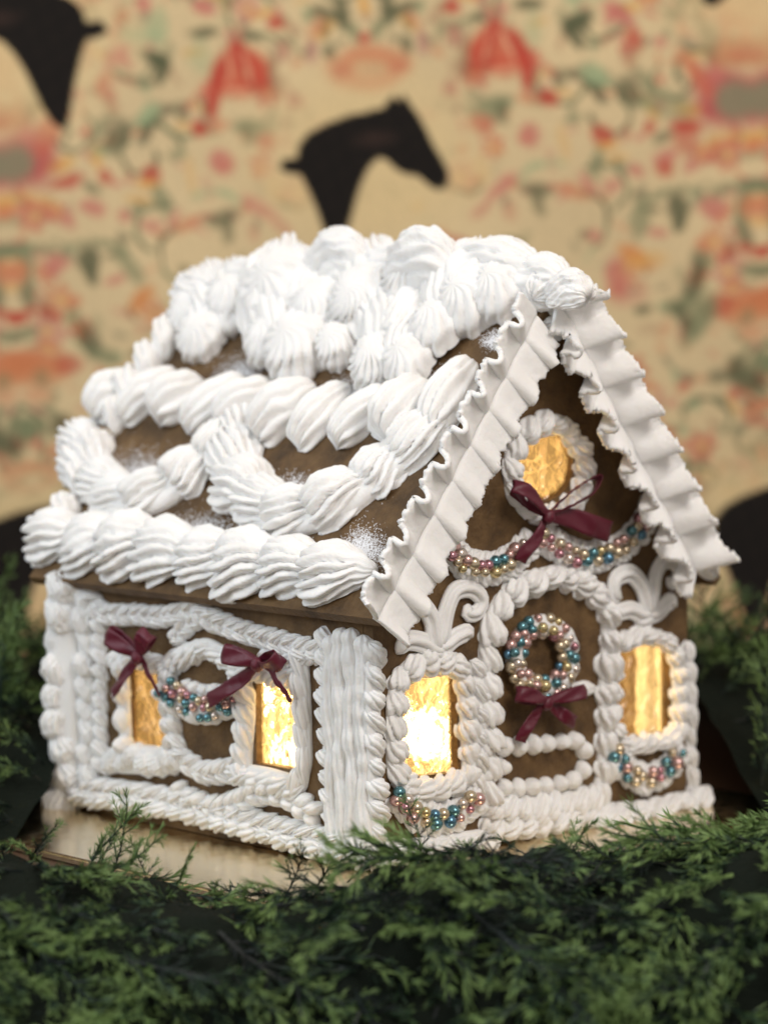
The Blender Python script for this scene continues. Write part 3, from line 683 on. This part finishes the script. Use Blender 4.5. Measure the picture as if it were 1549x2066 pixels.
# ------------------------------------------------------------------ front wall icing
def front_icing():
    # corner post, front half
    border(FRONT, [(750, 1318), (750, 1420), (752, 1520), (755, 1620), (758, 1722)], 9.5, 10, 1.5, 8, TWIST, .55, .5, 'curled icing down the corner')
    # window left of the door
    border(FRONT, [(800, 1372), (836, 1340), (880, 1330), (926, 1348), (938, 1420), (942, 1500), (944, 1560), (900, 1588), (850, 1594), (800, 1578), (792, 1510), (792, 1440)], 14, 11.0, 1.4, 8, SHELL, .35, .4, 'icing frame of the window left of the door', closed=True)
    border(FRONT, [(960, 1352), (962, 1420), (962, 1500), (960, 1582)], 9, 11.0, 1.5, 7, SHELL, .7, .5)
    # door arch
    border(FRONT, [(980, 1600), (980, 1540), (980, 1470), (978, 1400), (978, 1330), (984, 1268), (1004, 1218), (1046, 1182), (1098, 1162), (1148, 1164), (1194, 1192), (1220, 1238), (1223, 1300), (1218, 1370), (1216, 1440), (1216, 1510), (1212, 1570), (1204, 1606)], 14, 13, 1.35, 10, SHELL, .35, .4, 'icing arch round the door')
    # letter plate
    border(FRONT, [(1012, 1508), (1052, 1503), (1095, 1499), (1135, 1494), (1168, 1492), (1172, 1530), (1168, 1568), (1130, 1579), (1085, 1586), (1042, 1588), (1012, 1590), (1008, 1550)], 9.0, 10.4, 1.0, 6.5, BALL, 0, .16, 'small rectangle of icing beads on the door', closed=True)
    # threshold
    border(FRONT, [(985, 1630), (1040, 1632), (1100, 1628), (1150, 1620), (1190, 1610)], 14, 11, 1.6, 9, SHELL, .9, .5, 'icing along the door sill')
    border(FRONT, [(985, 1668), (1050, 1664), (1120, 1655), (1180, 1648)], 13, 11, 1.6, 9, SHELL, .5, .5)
    border(FRONT, [(770, 1722), (840, 1714), (910, 1704), (980, 1694)], 13, 12, 1.6, 9, SHELL, .3, .5)
    # window right of the door
    border(FRONT, [(1228, 1318), (1252, 1290), (1296, 1280), (1340, 1290), (1360, 1330), (1364, 1390), (1364, 1450), (1360, 1490), (1310, 1498), (1262, 1504), (1234, 1490), (1228, 1430), (1226, 1370)], 11.5, 10.0, 1.4, 8, SHELL, .35, .4, 'icing frame of the window right of the door', closed=True)
    # right corner and ground line
    border(FRONT, [(1382, 1318), (1385, 1400), (1388, 1480), (1391, 1560), (1394, 1612)], 8, 11, 1.7, 6, SHELL, .2, .4, 'icing down the right corner')
    border(FRONT, [(1204, 1646), (1250, 1642), (1300, 1632), (1350, 1622), (1396, 1612)], 13, 13, 1.6, 11, SHELL, .5, .3, 'icing rope along the ground on the right', lift=2)
    # round gable window
    border(FRONT, [(1100 + 74 * math.cos(t) , 946 + 96 * math.sin(t)) for t in [i * 2 * math.pi / 16 for i in range(16)]], 13, 11.5, 1.3, 9, SHELL, .6, .4, 'ring of icing round the gable window', closed=True)
    # scrolls
    Z = lambda pts: [(700 + .4835 * x, 1080 + .4835 * y) for x, y in pts]
    for pts, r, r1 in [([(512, 290), (490, 322), (530, 322), (550, 268), (505, 222), (440, 232), (405, 300), (385, 390), (372, 470)], 3.4, 5.0), ([(262, 262), (300, 285), (340, 350), (352, 430), (372, 480)], 4.0, 5.2), ([(205, 495), (235, 440), (300, 445), (350, 475), (395, 478)], 4.4, 4.6), ([(350, 470), (400, 455), (440, 425), (490, 405), (512, 430)], 4.6, 4.0), ([(480, 408), (495, 385)], 3.2, 3.2), ([(330, 490), (390, 498)], 4.5, 4.5)]:
        stroke(FRONT, Z(pts), r * 1.22, 6, .36, r1=r1 * 1.22, name='icing_scroll')
    for pts, r, r1 in [([(1135, 262), (1100, 240), (1108, 180), (1165, 158), (1212, 205), (1236, 280), (1246, 340)], 4.2, 4.8), ([(1330, 175), (1345, 200), (1368, 165), (1355, 112), (1308, 108), (1275, 160), (1262, 240), (1246, 330)], 3.3, 4.8), ([(1095, 372), (1108, 330), (1165, 310), (1215, 330), (1255, 322)], 4.0, 4.6), ([(1232, 335), (1285, 318), (1330, 275), (1360, 300)], 4.6, 4.2), ([(1195, 368), (1240, 352), (1270, 340)], 4.4, 4.0)]:
        stroke(FRONT, Z(pts), r * 1.22, 6, .36, r1=r1 * 1.22, name='icing_scroll')
front_icing()

# ------------------------------------------------------------------ side wall icing
def side_icing():
    # corner post of long strokes
    for k, (x0, x1, r) in enumerate([(668, 678, 4.6), (690, 700, 5.2), (712, 722, 5.2), (733, 744, 4.8)]):
        stroke(SIDE, [(x0 + 3 * math.sin(i * 1.7 + k * 2), 1262 + (12 if k in (0, 3) else 0) + i * 58 + .1 * (x0 - 660)) if True else 0 for i in range(9)] and [(x0 + (x1 - x0) * i / 8 + 3.5 * math.sin(i * 1.9 + k * 2), 1266 + (14 if k in (0, 3) else 0) + i * 57) for i in range(9)], r, 8, .24, .06, off=.001, name='icing_stroke', jit=.25, hs=1.1)
    border(SIDE, [(660, 1290), (660, 1400), (664, 1520), (674, 1640), (690, 1730)], 8, 9, 1.7, 6, SHELL, .75, .4)
    # far corner posts
    border(SIDE, [(138, 1180), (136, 1280), (138, 1400), (140, 1510), (142, 1612)], 22, 14, 1.8, 12, CLUMP, .2, .6, 'icing down the far corner')
    border(SIDE, [(176, 1200), (178, 1300), (180, 1420), (182, 1560)], 12, 11, 1.6, 7, CLUMP, .4, .5)
    border(SIDE, [(206, 1230), (208, 1330), (208, 1440), (210, 1540)], 9, 8, 1.5, 6, SHELL, .8, .5)
    # wavy top border
    border(SIDE, [(190, 1206), (214, 1238), (270, 1240), (325, 1244), (362, 1240), (395, 1228), (438, 1252), (500, 1276), (560, 1294), (640, 1312)], 11, 8, 1.6, 7, SHELL, .5, .55, 'wavy icing border under the eave', dbl=True)
    border(SIDE, [(362, 1286), (372, 1272), (400, 1254)], 10, 7, 1.5, 6, SHELL, .5, .5, dbl=True)
    # window under the left bow
    border(SIDE, [(252, 1348), (252, 1400), (254, 1450), (258, 1500)], 11, 11, 1.35, 8, BEAD, .1, .45, 'icing beads beside the far window')
    border(SIDE, [(232, 1530), (290, 1532), (350, 1538)], 14, 10, 1.7, 8, CLUMP, .4, .6)
    border(SIDE, [(240, 1330), (290, 1330), (340, 1345)], 10, 9, 1.5, 6, SHELL, .6, .5)
    # oval wreath of icing between the windows
    border(SIDE, [(345, 1360), (352, 1334), (390, 1316), (425, 1308), (462, 1330), (486, 1356)], 12, 9, 1.8, 7, SHELL, .3, .5, 'oval icing wreath between the side windows')
    border(SIDE, [(346, 1390), (352, 1440), (356, 1490), (372, 1530), (410, 1556), (450, 1560), (484, 1545)], 11.5, 9, 1.6, 8, SHELL, .6, .5, dbl=True)
    border(SIDE, [(376, 1384), (420, 1394), (455, 1390)], 7, 6.5, 1.4, 5, BEAD, .6, .5)
    # window under the right bow
    border(SIDE, [(500, 1396), (502, 1450), (496, 1510), (496, 1560)], 12, 11, 1.7, 9, SHELL, .5, .5, 'icing frame of the side window near the corner')
    border(SIDE, [(612, 1340), (616, 1400), (618, 1470), (618, 1540), (606, 1582)], 9.5, 12, 1.8, 8, SHELL, .15, .5)
    border(SIDE, [(498, 1566), (545, 1574), (600, 1590)], 12, 10, 1.6, 8, SHELL, .4, .6)
    border(SIDE, [(500, 1350), (560, 1362), (606, 1356)], 11, 9, 1.6, 7, SHELL, .4, .5)
    border(SIDE, [(545, 1320), (600, 1330), (640, 1318)], 9, 9, 1.6, 6, SHELL, .4, .6)
    # lower swags and ground border
    border(SIDE, [(366, 1598), (400, 1618), (450, 1630), (490, 1618), (520, 1602), (560, 1596), (600, 1614), (640, 1640)], 11, 8.5, 1.6, 8, BEAD, .7, .55, 'scalloped icing above the ground border', dbl=True)
    border(SIDE, [(140, 1584), (220, 1592), (300, 1603), (370, 1616), (440, 1636), (520, 1658), (600, 1678), (690, 1700)], 12, 10, 1.6, 8, SHELL, .45, .55, 'icing border along the ground', dbl=True, lift=.5)
    border(SIDE, [(150, 1602), (260, 1616), (380, 1636), (520, 1674), (640, 1706), (745, 1730)], 11, 11, 1.5, 8, SHELL, .3, .5, lift=2)
side_icing()

# ------------------------------------------------------------------ pearls
def ico(r=1.0):
    bm = bmesh.new(); bmesh.ops.create_icosphere(bm, subdivisions=3, radius=r)
    me = bpy.data.meshes.new('pearl'); bm.to_mesh(me); bm.free(); me.polygons.foreach_set('use_smooth', [True] * len(me.polygons)); return me
PM = {}
for k, m in PEARL.items():
    PM[k] = ico(); PM[k].materials.append(m)
def pearls(parent, plane, spots, seq, r=(2.2, 3.5), off=.006):
    for i, (x, y) in enumerate(spots):
        rr = random.uniform(*r) * .001
        c = plane.at(x, y, off + random.uniform(-.0012, .0015))
        sub('pearl', PM[seq[i % len(seq)] if not isinstance(seq, str) else seq], parent, Matrix.Translation(c) @ Matrix.Diagonal((rr * random.uniform(.93, 1.05), rr * random.uniform(.93, 1.05), rr * random.uniform(.92, 1.04), 1)))
def lane(pts, n, wdt, rows=2):
    P = [Vector((x, y, 0)) for x, y in pts]; out = []
    S = resample(P, 1e-9 + sum((P[i + 1] - P[i]).length for i in range(len(P) - 1)) / (n - 1))
    for k, (q, d) in enumerate(S):
        nx, ny = -d.y, d.x
        for r in range(rows):
            t = (r - (rows - 1) / 2) * wdt + random.uniform(-2.5, 2.5)
            s = random.uniform(-2.5, 2.5) + (5 if r % 2 else -3)
            out.append((q.x + nx * t + d.x * s, q.y + ny * t + d.y * s))
    return out
MIX = ['champagne', 'pink', 'champagne', 'rose', 'ivory', 'pink', 'teal', 'champagne', 'gold', 'rose', 'ivory', 'blue']
def swag(plane, pts, w, sp, h, n, wd, label, cols, rows=2, r=(2.2, 3.5), off=.006, kind=None):
    o = border(plane, pts, w * 1.25, sp * 1.25, 1.5, h * 1.1, kind or SHELL, .95, .34, label, dbl=True, name='icing_swag')
    pearls(o, plane, lane(pts, n, wd, rows), cols, r, off)
    return o
swag(FRONT, [(902, 1078), (910, 1112), (940, 1140), (985, 1150), (1030, 1132), (1062, 1098)], 15, 5.5, 5, 13, 17, 'left bead garland on the gable', ['teal', 'champagne', 'pink', 'champagne', 'pink', 'rose', 'ivory', 'champagne', 'pink', 'gold', 'champagne', 'champagne', 'rose', 'champagne', 'rose', 'gold', 'teal', 'champagne'])
swag(FRONT, [(1095, 1084), (1130, 1108), (1170, 1126), (1215, 1120), (1258, 1100), (1290, 1068), (1306, 1026)], 15, 5.5, 5, 15, 17, 'right bead garland on the gable', ['champagne', 'pink', 'rose', 'pink', 'champagne', 'rose', 'pink', 'ivory', 'champagne', 'rose', 'champagne', 'teal', 'teal', 'champagne', 'gold', 'blue', 'champagne', 'champagne', 'pink', 'champagne', 'pink', 'champagne', 'teal', 'blue'])
swag(FRONT, [(802, 1606), (836, 1640), (880, 1656), (925, 1640), (956, 1612)], 15, 6, 5, 9, 18, 'bead garland under the window left of the door', ['teal', 'pink', 'ivory', 'rose', 'champagne', 'pink', 'gold', 'champagne', 'blue', 'teal', 'champagne', 'blue'])
swag(FRONT, [(1242, 1520), (1262, 1556), (1300, 1574), (1340, 1556), (1366, 1520)], 14, 6, 5, 9, 18, 'bead garland under the window right of the door', ['champagne', 'teal', 'teal', 'blue', 'pink', 'teal', 'champagne', 'champagne', 'champagne', 'champagne', 'pink', 'rose', 'rose', 'teal', 'teal', 'pink'])
swag(SIDE, [(334, 1386), (362, 1412), (400, 1430), (440, 1428), (468, 1414)], 14, 5.5, 5, 10, 17, 'bead garland between the side windows', ['teal', 'pink', 'teal', 'champagne', 'rose', 'teal', 'pink', 'champagne', 'teal', 'rose', 'teal', 'ivory'], rows=3, r=(2.0, 2.7))
# wreath on the door
ring = [(1093 + 56 * math.cos(t), 1326 + 64 * math.sin(t)) for t in [i * 2 * math.pi / 24 for i in range(25)]]
wreath = reg(part('pearl_wreath', rope_mesh('pearl_wreath', [FRONT.at(x, y, .001) for x, y in ring], FRONT.n, .0058, 6, .12, jit=.2, hs=.8), None, 'wreath of teal, pink and champagne pearls on the door'))
wc = ['teal', 'champagne', 'blue', 'gold', 'pink', 'champagne', 'teal', 'ivory', 'rose', 'champagne', 'teal', 'pink', 'gold']
for rr_, nn, of in ((70, 22, .0045), (55, 17, .0072), (42, 13, .0045)):
    pearls(wreath, FRONT, [(1093 + rr_ * .96 * math.cos(t) + random.uniform(-3, 3), 1326 + rr_ * 1.1 * math.sin(t) + random.uniform(-3, 3)) for t in [i * 2 * math.pi / nn + rr_ for i in range(nn)] if random.random() > .06], [random.choice(wc) for _ in range(60)], (2.2, 3.2), of)
# dabs of glue icing by the wreath
blob(FRONT, 1150, 1392, 1200, 1388, 9, 5, BEAD)

# ------------------------------------------------------------------ ribbon bows
def ribbon_mesh(name, pts, wid, wdir, n):
    """strip through pts; wid per point; wdir per point (width direction)"""
    v = []; f = []; K = 6
    def cr(a, i, t):
        g = lambda k: a[min(max(k, 0), len(a) - 1)]
        p0, p1, p2, p3 = g(i - 1), g(i), g(i + 1), g(i + 2)
        return .5 * ((2 * p1) + (p2 - p0) * t + (2 * p0 - 5 * p1 + 4 * p2 - p3) * t * t + (3 * p1 - p0 - 3 * p2 + p3) * t ** 3)
    S = []
    for i in range(len(pts) - 1):
        for k in range(8): S.append((cr(pts, i, k / 8), cr(wid, i, k / 8), cr(wdir, i, k / 8).normalized()))
    S.append((pts[-1], wid[-1], wdir[-1].normalized()))
    for q, (p, w, d) in enumerate(S):
        tg = (S[min(q + 1, len(S) - 1)][0] - S[max(q - 1, 0)][0]).normalized(); nn = tg.cross(d).normalized()
        for j in range(K + 1):
            t = -1 + 2 * j / K
            v.append(p + d * (w * t) + nn * (.0005 * math.sin(t * 3 + q * .4) + .0006 * noise.noise(p * 420)))
    m = K + 1
    for i in range(len(S) - 1):
        for j in range(K): f.append((i * m + j, i * m + j + 1, (i + 1) * m + j + 1, (i + 1) * m + j))
    me = mesh_from(name, v, f); me.materials.append(M['ribbon']); return me
def solid(o, t=.0003):
    md = o.modifiers.new('thick', 'SOLIDIFY'); md.thickness = t; md.offset = 0
def bow(plane, c, loops, tails, label, w=3.4, off=.009):
    """loops: list of (outer end px, half width mm, tilt); tails: list of list of px, half width"""
    K = plane.at(*c, off); n = plane.n
    ks = bmesh.new(); bmesh.ops.create_uvsphere(ks, u_segments=14, v_segments=10, radius=1)
    for v_ in ks.verts: v_.co += noise.noise_vector(v_.co * 2.2) * .18
    me = bpy.data.meshes.new('ribbon_bow'); ks.to_mesh(me); ks.free(); me.polygons.foreach_set('use_smooth', [True] * len(me.polygons)); me.materials.append(M['ribbon'])
    x = (plane.at(c[0] + 10, c[1]) - plane.at(*c)).normalized()
    y = n.cross(x).normalized()
    m = Matrix((x * .0034, y * .0036, n * .0030)).transposed().to_4x4(); m.translation = K + n * .001
    o = reg(part('ribbon_bow', me, None, label, m), m)
    I = Matrix.Identity(4)
    for (ex, ey), hw, tilt in loops:
        E = plane.at(ex, ey, off + .001); d = (E - K); L = d.length; d.normalize(); p = n.cross(d).normalized()
        wd = (p * math.cos(tilt) + n * math.sin(tilt)); dep = n * math.cos(tilt) - p * math.sin(tilt)
        hw *= .001; B = min(.0048, L * .28)
        pts = [K - dep * .0004, K + d * L * .45 - dep * B * .55, K + d * L * .85 - dep * B * .55, K + d * L * 1.0 + dep * .0, K + d * L * .82 + dep * B * .75, K + d * L * .4 + dep * B * .6, K + dep * .0008]
        ws = [hw * .35, hw * .85, hw, hw, hw, hw * .85, hw * .35]
        q = sub('loop', ribbon_mesh('loop', pts, ws, [wd] * 7, n), o, I); solid(q)
    for path, hw, tw in tails:
        pts = [K] + [plane.at(px_, py_, off - .001 - .0012 * i + .003 * math.sin(i * 1.3)) for i, (px_, py_) in enumerate(path)]
        hw *= .001; ws = [hw * .45] + [hw * .9] + [hw] * (len(pts) - 2); wd = []
        for i in range(len(pts)):
            t = (pts[min(i + 1, len(pts) - 1)] - pts[max(i - 1, 0)]).normalized()
            p = n.cross(t).normalized(); a = tw * i / len(pts); wd.append(p * math.cos(a) + n * math.sin(a))
        q = sub('tail', ribbon_mesh('tail', pts, ws, wd, n), o, I); solid(q)
    return o
bow(FRONT, (1103, 1042), [((1034, 982), 3.6, .25), ((1206, 968), 3.2, 1.05)], [([(1150, 1048), (1190, 1062), (1228, 1076)], 5.4, .2), ([(1085, 1080), (1062, 1110), (1046, 1134)], 3.6, .2)], 'burgundy bow below the round gable window', off=.011)
bow(FRONT, (1100, 1418), [((1040, 1402), 3.8, .2), ((1176, 1398), 3.6, -.3)], [([(1080, 1440), (1062, 1470), (1046, 1498)], 3.2, .4), ([(1120, 1436), (1140, 1450), (1158, 1462)], 3.4, .2)], 'burgundy bow below the pearl wreath', off=.009)
bow(SIDE, (522, 1340), [((452, 1320), 4.6, .15), ((566, 1330), 4.2, .9)], [([(490, 1372), (455, 1396), (420, 1416)], 3.9, .35), ([(548, 1352), (562, 1382), (588, 1418)], 2.8, .8)], 'burgundy bow over the side window near the corner', off=.013)
bow(SIDE, (280, 1326), [((218, 1282), 4.6, .15), ((300, 1280), 4.4, .3)], [([(262, 1352), (242, 1380), (224, 1404)], 3.4, .6), ([(294, 1350), (308, 1378), (322, 1408)], 2.6, .9)], 'burgundy bow over the far side window', off=.013)

# ------------------------------------------------------------------ evergreen garland
def sprig_mesh(seed):
    r = random.Random(seed); v = []; f = []; tip = []
    def needle(p, d, L, wd, tv):
        s = d.cross(Vector((r.gauss(0, 1), r.gauss(0, 1), r.gauss(0, 1)))).normalized(); u = d.cross(s)
        bend = u * (L * r.uniform(-.18, .18))
        b = len(v); m = p + d * L * .5 + bend * .5
        v.extend([p - s * wd * .35, p + s * wd * .35, m - s * wd * .5, m + u * wd * .22, m + s * wd * .5, p + d * L + bend])
        tip.extend([tv - .25, tv - .25, tv, tv, tv, tv + .25])
        f.extend([(b, b + 1, b + 3), (b, b + 3, b + 2), (b + 1, b + 4, b + 3), (b + 2, b + 3, b + 5), (b + 3, b + 4, b + 5)])
    def shoot(p, d, L, rad, sub_, tv0, tv1):
        cur = p.copy(); dr = d.normalized(); n = max(4, int(L / .0034)); st = L / n
        prev = None
        for i in range(n + 1):
            t = i / n
            s = dr.orthogonal().normalized(); u = dr.cross(s); b = len(v); rr = rad * (1 - .7 * t)
            for k in range(3):
                a = 2.09 * k; v.append(cur + (s * math.cos(a) + u * math.sin(a)) * rr); tip.append(tv0 - .3)
            if prev is not None:
                for k in range(3): f.append((prev + k, prev + (k + 1) % 3, b + (k + 1) % 3, b + k))
            prev = b
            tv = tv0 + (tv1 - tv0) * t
            if i > 0:
                for q in range(4 if t < .95 else 6):
                    sd = Vector((r.gauss(0, 1), r.gauss(0, 1), r.gauss(0, .6))).normalized()
                    dd = (dr * r.uniform(.9, 1.5) + sd * r.uniform(.4, .9)).normalized()
                    needle(cur, dd, r.uniform(.0070, .0120) * (1 - .3 * t), r.uniform(.00060, .00100), tv)
            if sub_ and 0 < i < n - 1 and i % 2 == 0:
                sg = 1 if (i // 2) % 2 else -1
                sd = (Vector((0, 1, 0)) * sg + Vector((0, 0, r.uniform(-.4, .5))))
                shoot(cur, (dr * .9 + sd * r.uniform(.6, .9)).normalized(), L * (.34 - .20 * t) * r.uniform(.7, 1.25), rad * .6, False, tv, tv + .35)
            dr = (dr + Vector((0, r.gauss(0, .06), r.gauss(0, .06) - .018))).normalized(); cur = cur + dr * st
    shoot(Vector((0, 0, 0)), Vector((1, 0, 0)), r.uniform(.058, .080), .0011, True, .12, .6)
    me = mesh_from('sprig', v, f, False)
    at = me.attributes.new('tip', 'FLOAT', 'POINT'); at.data.foreach_set('value', np.clip(np.array(tip, np.float32), 0, 1))
    me.materials.append(M['leaf']); return me
SPR = [sprig_mesh(100 + i) for i in range(9)]
def mound(fn, na, nb, amp, seed):
    """fn(a in 0..1, b in 0..1) -> point; lumpy dark skin under the needles, for stems and painted-in shade of the depths"""
    v = []; f = []
    for i in range(na + 1):
        for j in range(nb + 1):
            p = fn(i / na, j / nb); v.append(p + noise.noise_vector(p * 45 + Vector((seed, 0, 0))) * amp + noise.noise_vector(p * 140) * amp * .4)
    for i in range(na):
        for j in range(nb): f.append((i * (nb + 1) + j, (i + 1) * (nb + 1) + j, (i + 1) * (nb + 1) + j + 1, i * (nb + 1) + j + 1))
    return mesh_from('shaded_core', v, f)
def interp(x, xs, ys): return float(np.interp(x, xs, ys))
def sprig_matrix(p, d, up, s):
    x = d.normalized(); y = up.cross(x)
    if y.length < 1e-4: y = ER.copy()
    y.normalize(); z = x.cross(y)
    m = Matrix((x * s, y * s, z * s)).transposed().to_4x4(); m.translation = p; return m
def garland(name, fn, label, n_parts, n_rest, dirf, seed, loc, core_amp=.004, extra=(), smul=1.0, top=None):
    r = random.Random(seed)
    e = empty(name, loc, label, 'garland', 'evergreen garlands round the house')
    inv = Matrix.Translation(-Vector(loc))
    core = link('shaded_core', mound(fn, 84, 24, core_amp, seed), e, M['core']); core.matrix_parent_inverse = inv
    rest = []
    tot = n_parts + n_rest
    for k in range(tot):
        if k < len(extra): p, d, s = extra[k]
        else:
            a, b = (k * .61803 + .13) % 1.0, (k * .41421 + r.uniform(-.02, .02) + .37) % 1.0
            p = fn(a, b); d = dirf(a, b, r); s = r.choice((r.uniform(.6, .9), r.uniform(.85, 1.2))) * smul
            if top:                            # keep the heap below the height it has along the board
                zt = top(p) + r.gauss(.0, .003)
                if p.z > zt - .006: p.z = zt - .006
                if p.z + .070 * s * d.z > zt:
                    h_ = math.hypot(d.x, d.y); d.z = max((zt - p.z) / (.070 * s), -.6) ; k_ = math.sqrt(max(1 - d.z ** 2, .1)) / max(h_, 1e-4); d.x *= k_; d.y *= k_
        upv = Vector((r.gauss(0, .5), r.gauss(0, .5), 1)).normalized()
        m = sprig_matrix(p, d, upv, s); me = SPR[r.randrange(len(SPR))]
        if k < n_parts:
            o = link('sprig', me, e); o.matrix_basis = inv @ m
        else: rest.append((me, m))
    if rest:
        V = []; F = []; T = []; nv = 0
        for me, m in rest:
            co = np.empty(len(me.vertices) * 3, np.float32); me.vertices.foreach_get('co', co); co = co.reshape(-1, 3)
            mm = np.array(m)[:3, :]; co = co @ mm[:, :3].T + mm[:, 3]
            tv = np.empty(len(me.vertices), np.float32); me.attributes['tip'].data.foreach_get('value', tv)
            V.append(co); T.append(tv); F.extend([tuple(i + nv for i in q.vertices) for q in me.polygons]); nv += len(co)
        me = bpy.data.meshes.new('foliage'); me.from_pydata(np.concatenate(V).tolist(), [], F); me.update()
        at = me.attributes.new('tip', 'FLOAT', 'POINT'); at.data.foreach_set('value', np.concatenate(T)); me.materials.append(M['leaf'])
        o = link('foliage', me, e); o.matrix_parent_inverse = inv; o['kind'] = 'stuff'
    return e
# in front: over the front of the shelf
PROF = [(1.172, -.004), (1.150, .004), (1.120, .008), (1.085, .004), (1.058, -.016), (1.042, -.045), (1.034, -.085), (1.034, -.12)]
def f_front(a, b):
    q = b * (len(PROF) - 1); i = min(int(q), len(PROF) - 2); t = q - i
    d = PROF[i][0] * (1 - t) + PROF[i + 1][0] * t; z = PROF[i][1] * (1 - t) + PROF[i + 1][1] * t
    lat = -.27 + .54 * a; px = PW / 2 + lat / d * FPX
    z += interp(px, [0, 120, 260, 420, 580, 700, 800, 950, 1200, 1350, 1549], [.014, .012, .000, -.006, -.006, .000, .008, .012, .008, .010, .026]) * max(0, 1 - b * .8)
    q = cp(lat, d, z)
    nn = noise.noise(Vector((lat * 22, b * 3.2, 4.0))) + .6 * noise.noise(Vector((lat * 48, b * 7, 9.0)))
    return q + (UP * (1 - b) - EF * (b + .2)) * (.016 * nn)
def d_front(a, b, r):
    fl = noise.noise(Vector((a * 8, b * 2.5, 1.0))) * 2.6          # branches lie in swathes
    d = ER * (fl + r.gauss(0, .55)) - EF * r.uniform(.05, .9) * (b + .3) + UP * (r.uniform(-.1, .55) * (1 - b) - r.uniform(.1, .9) * b)
    return d.normalized()
def top_front(p):
    q = p - CAMP; dd = q.dot(EF); px = PW / 2 + q.dot(ER) / dd * FPX
    y = interp(px, [0, 130, 250, 400, 540, 650, 760, 850, 1000, 1150, 1250, 1400, 1480, 1549], [1685, 1740, 1785, 1815, 1796, 1755, 1715, 1700, 1700, 1700, 1715, 1705, 1672, 1630])
    return CAMH - dd * (y - 580) / FPX
BK = Plane(cp(0, 1.16, 0), -EF)
ex = []
for (x0, y0, x1, y1, s) in [(170, 1800, 215, 1655, 1.0), (210, 1810, 268, 1632, 1.0), (300, 1820, 292, 1690, 1.0), (330, 1830, 372, 1700, 1.0), (440, 1840, 432, 1730, 1.0), (500, 1840, 540, 1740, 1.0), (110, 1780, 60, 1650, 1.0), (900, 1760, 960, 1670, 1.0), (1260, 1770, 1290, 1690, 1.0), (60, 1760, 80, 1620, 1.0), (150, 1790, 262, 1640, 1.15), (230, 1790, 330, 1660, .9), (420, 1850, 470, 1770, .5), (580, 1800, 640, 1690, .8), (640, 1790, 720, 1650, .9), (700, 1780, 800, 1690, .8), (850, 1740, 850, 1610, .7), (1150, 1730, 1162, 1600, .8), (1130, 1740, 1165, 1640, .7), (1000, 1750, 920, 1680, .8), (1060, 1760, 1010, 1690, .7), (1500, 1720, 1540, 1600, 1.0), (1440, 1740, 1500, 1640, .9), (1380, 1760, 1330, 1690, .7), (20, 1750, 10, 1640, 1.0), (530, 1820, 590, 1730, .8)]:
    A = BK.at(x0, y0); B_ = BK.at(x1, y1); ex.append((A, (B_ - A) - EF * random.uniform(-.01, .02), (B_ - A).length / .070))
garland('evergreen_garland', f_front, 'dark green evergreen garland heaped in front of the house', 300, 260, d_front, 5, cp(0, 1.08, ZB - .0045), extra=ex, smul=.95, top=top_front)
def back_fn(l0, l1, d0_, d1_, h, hx):
    def fn(a, b):
        q0, q1 = (l0, l1 + .07 * b) if l1 < 0 else (l0 - .075 * b, l1)
        lat = q0 + (q1 - q0) * a; th = math.pi * b
        return cp(lat, d0_ + (d1_ - d0_) * b, ZB - .004 + math.sin(th) * (h + hx * a))
    return fn
def d_back(a, b, r, sg):
    return (ER * sg * (r.uniform(-.1, 1.2) if b < .35 else r.uniform(-.8, .9)) + UP * r.uniform(0, .9) - EF * r.uniform(-.2, .9)).normalized()
garland('evergreen_garland', back_fn(-.36, -.180, 1.30, 1.80, .058, -.006), 'blurred evergreen garland behind the house on the left', 240, 0, lambda a, b, r: d_back(a, b, r, -1), 11, cp(-.26, 1.55, ZB - .0045), smul=.75)
garland('evergreen_garland', back_fn(.195, .38, 1.34, 1.82, .055, .006), 'blurred evergreen garland behind the house on the right', 240, 0, lambda a, b, r: d_back(a, b, r, 1), 12, cp(.28, 1.58, ZB - .0045), smul=.75)
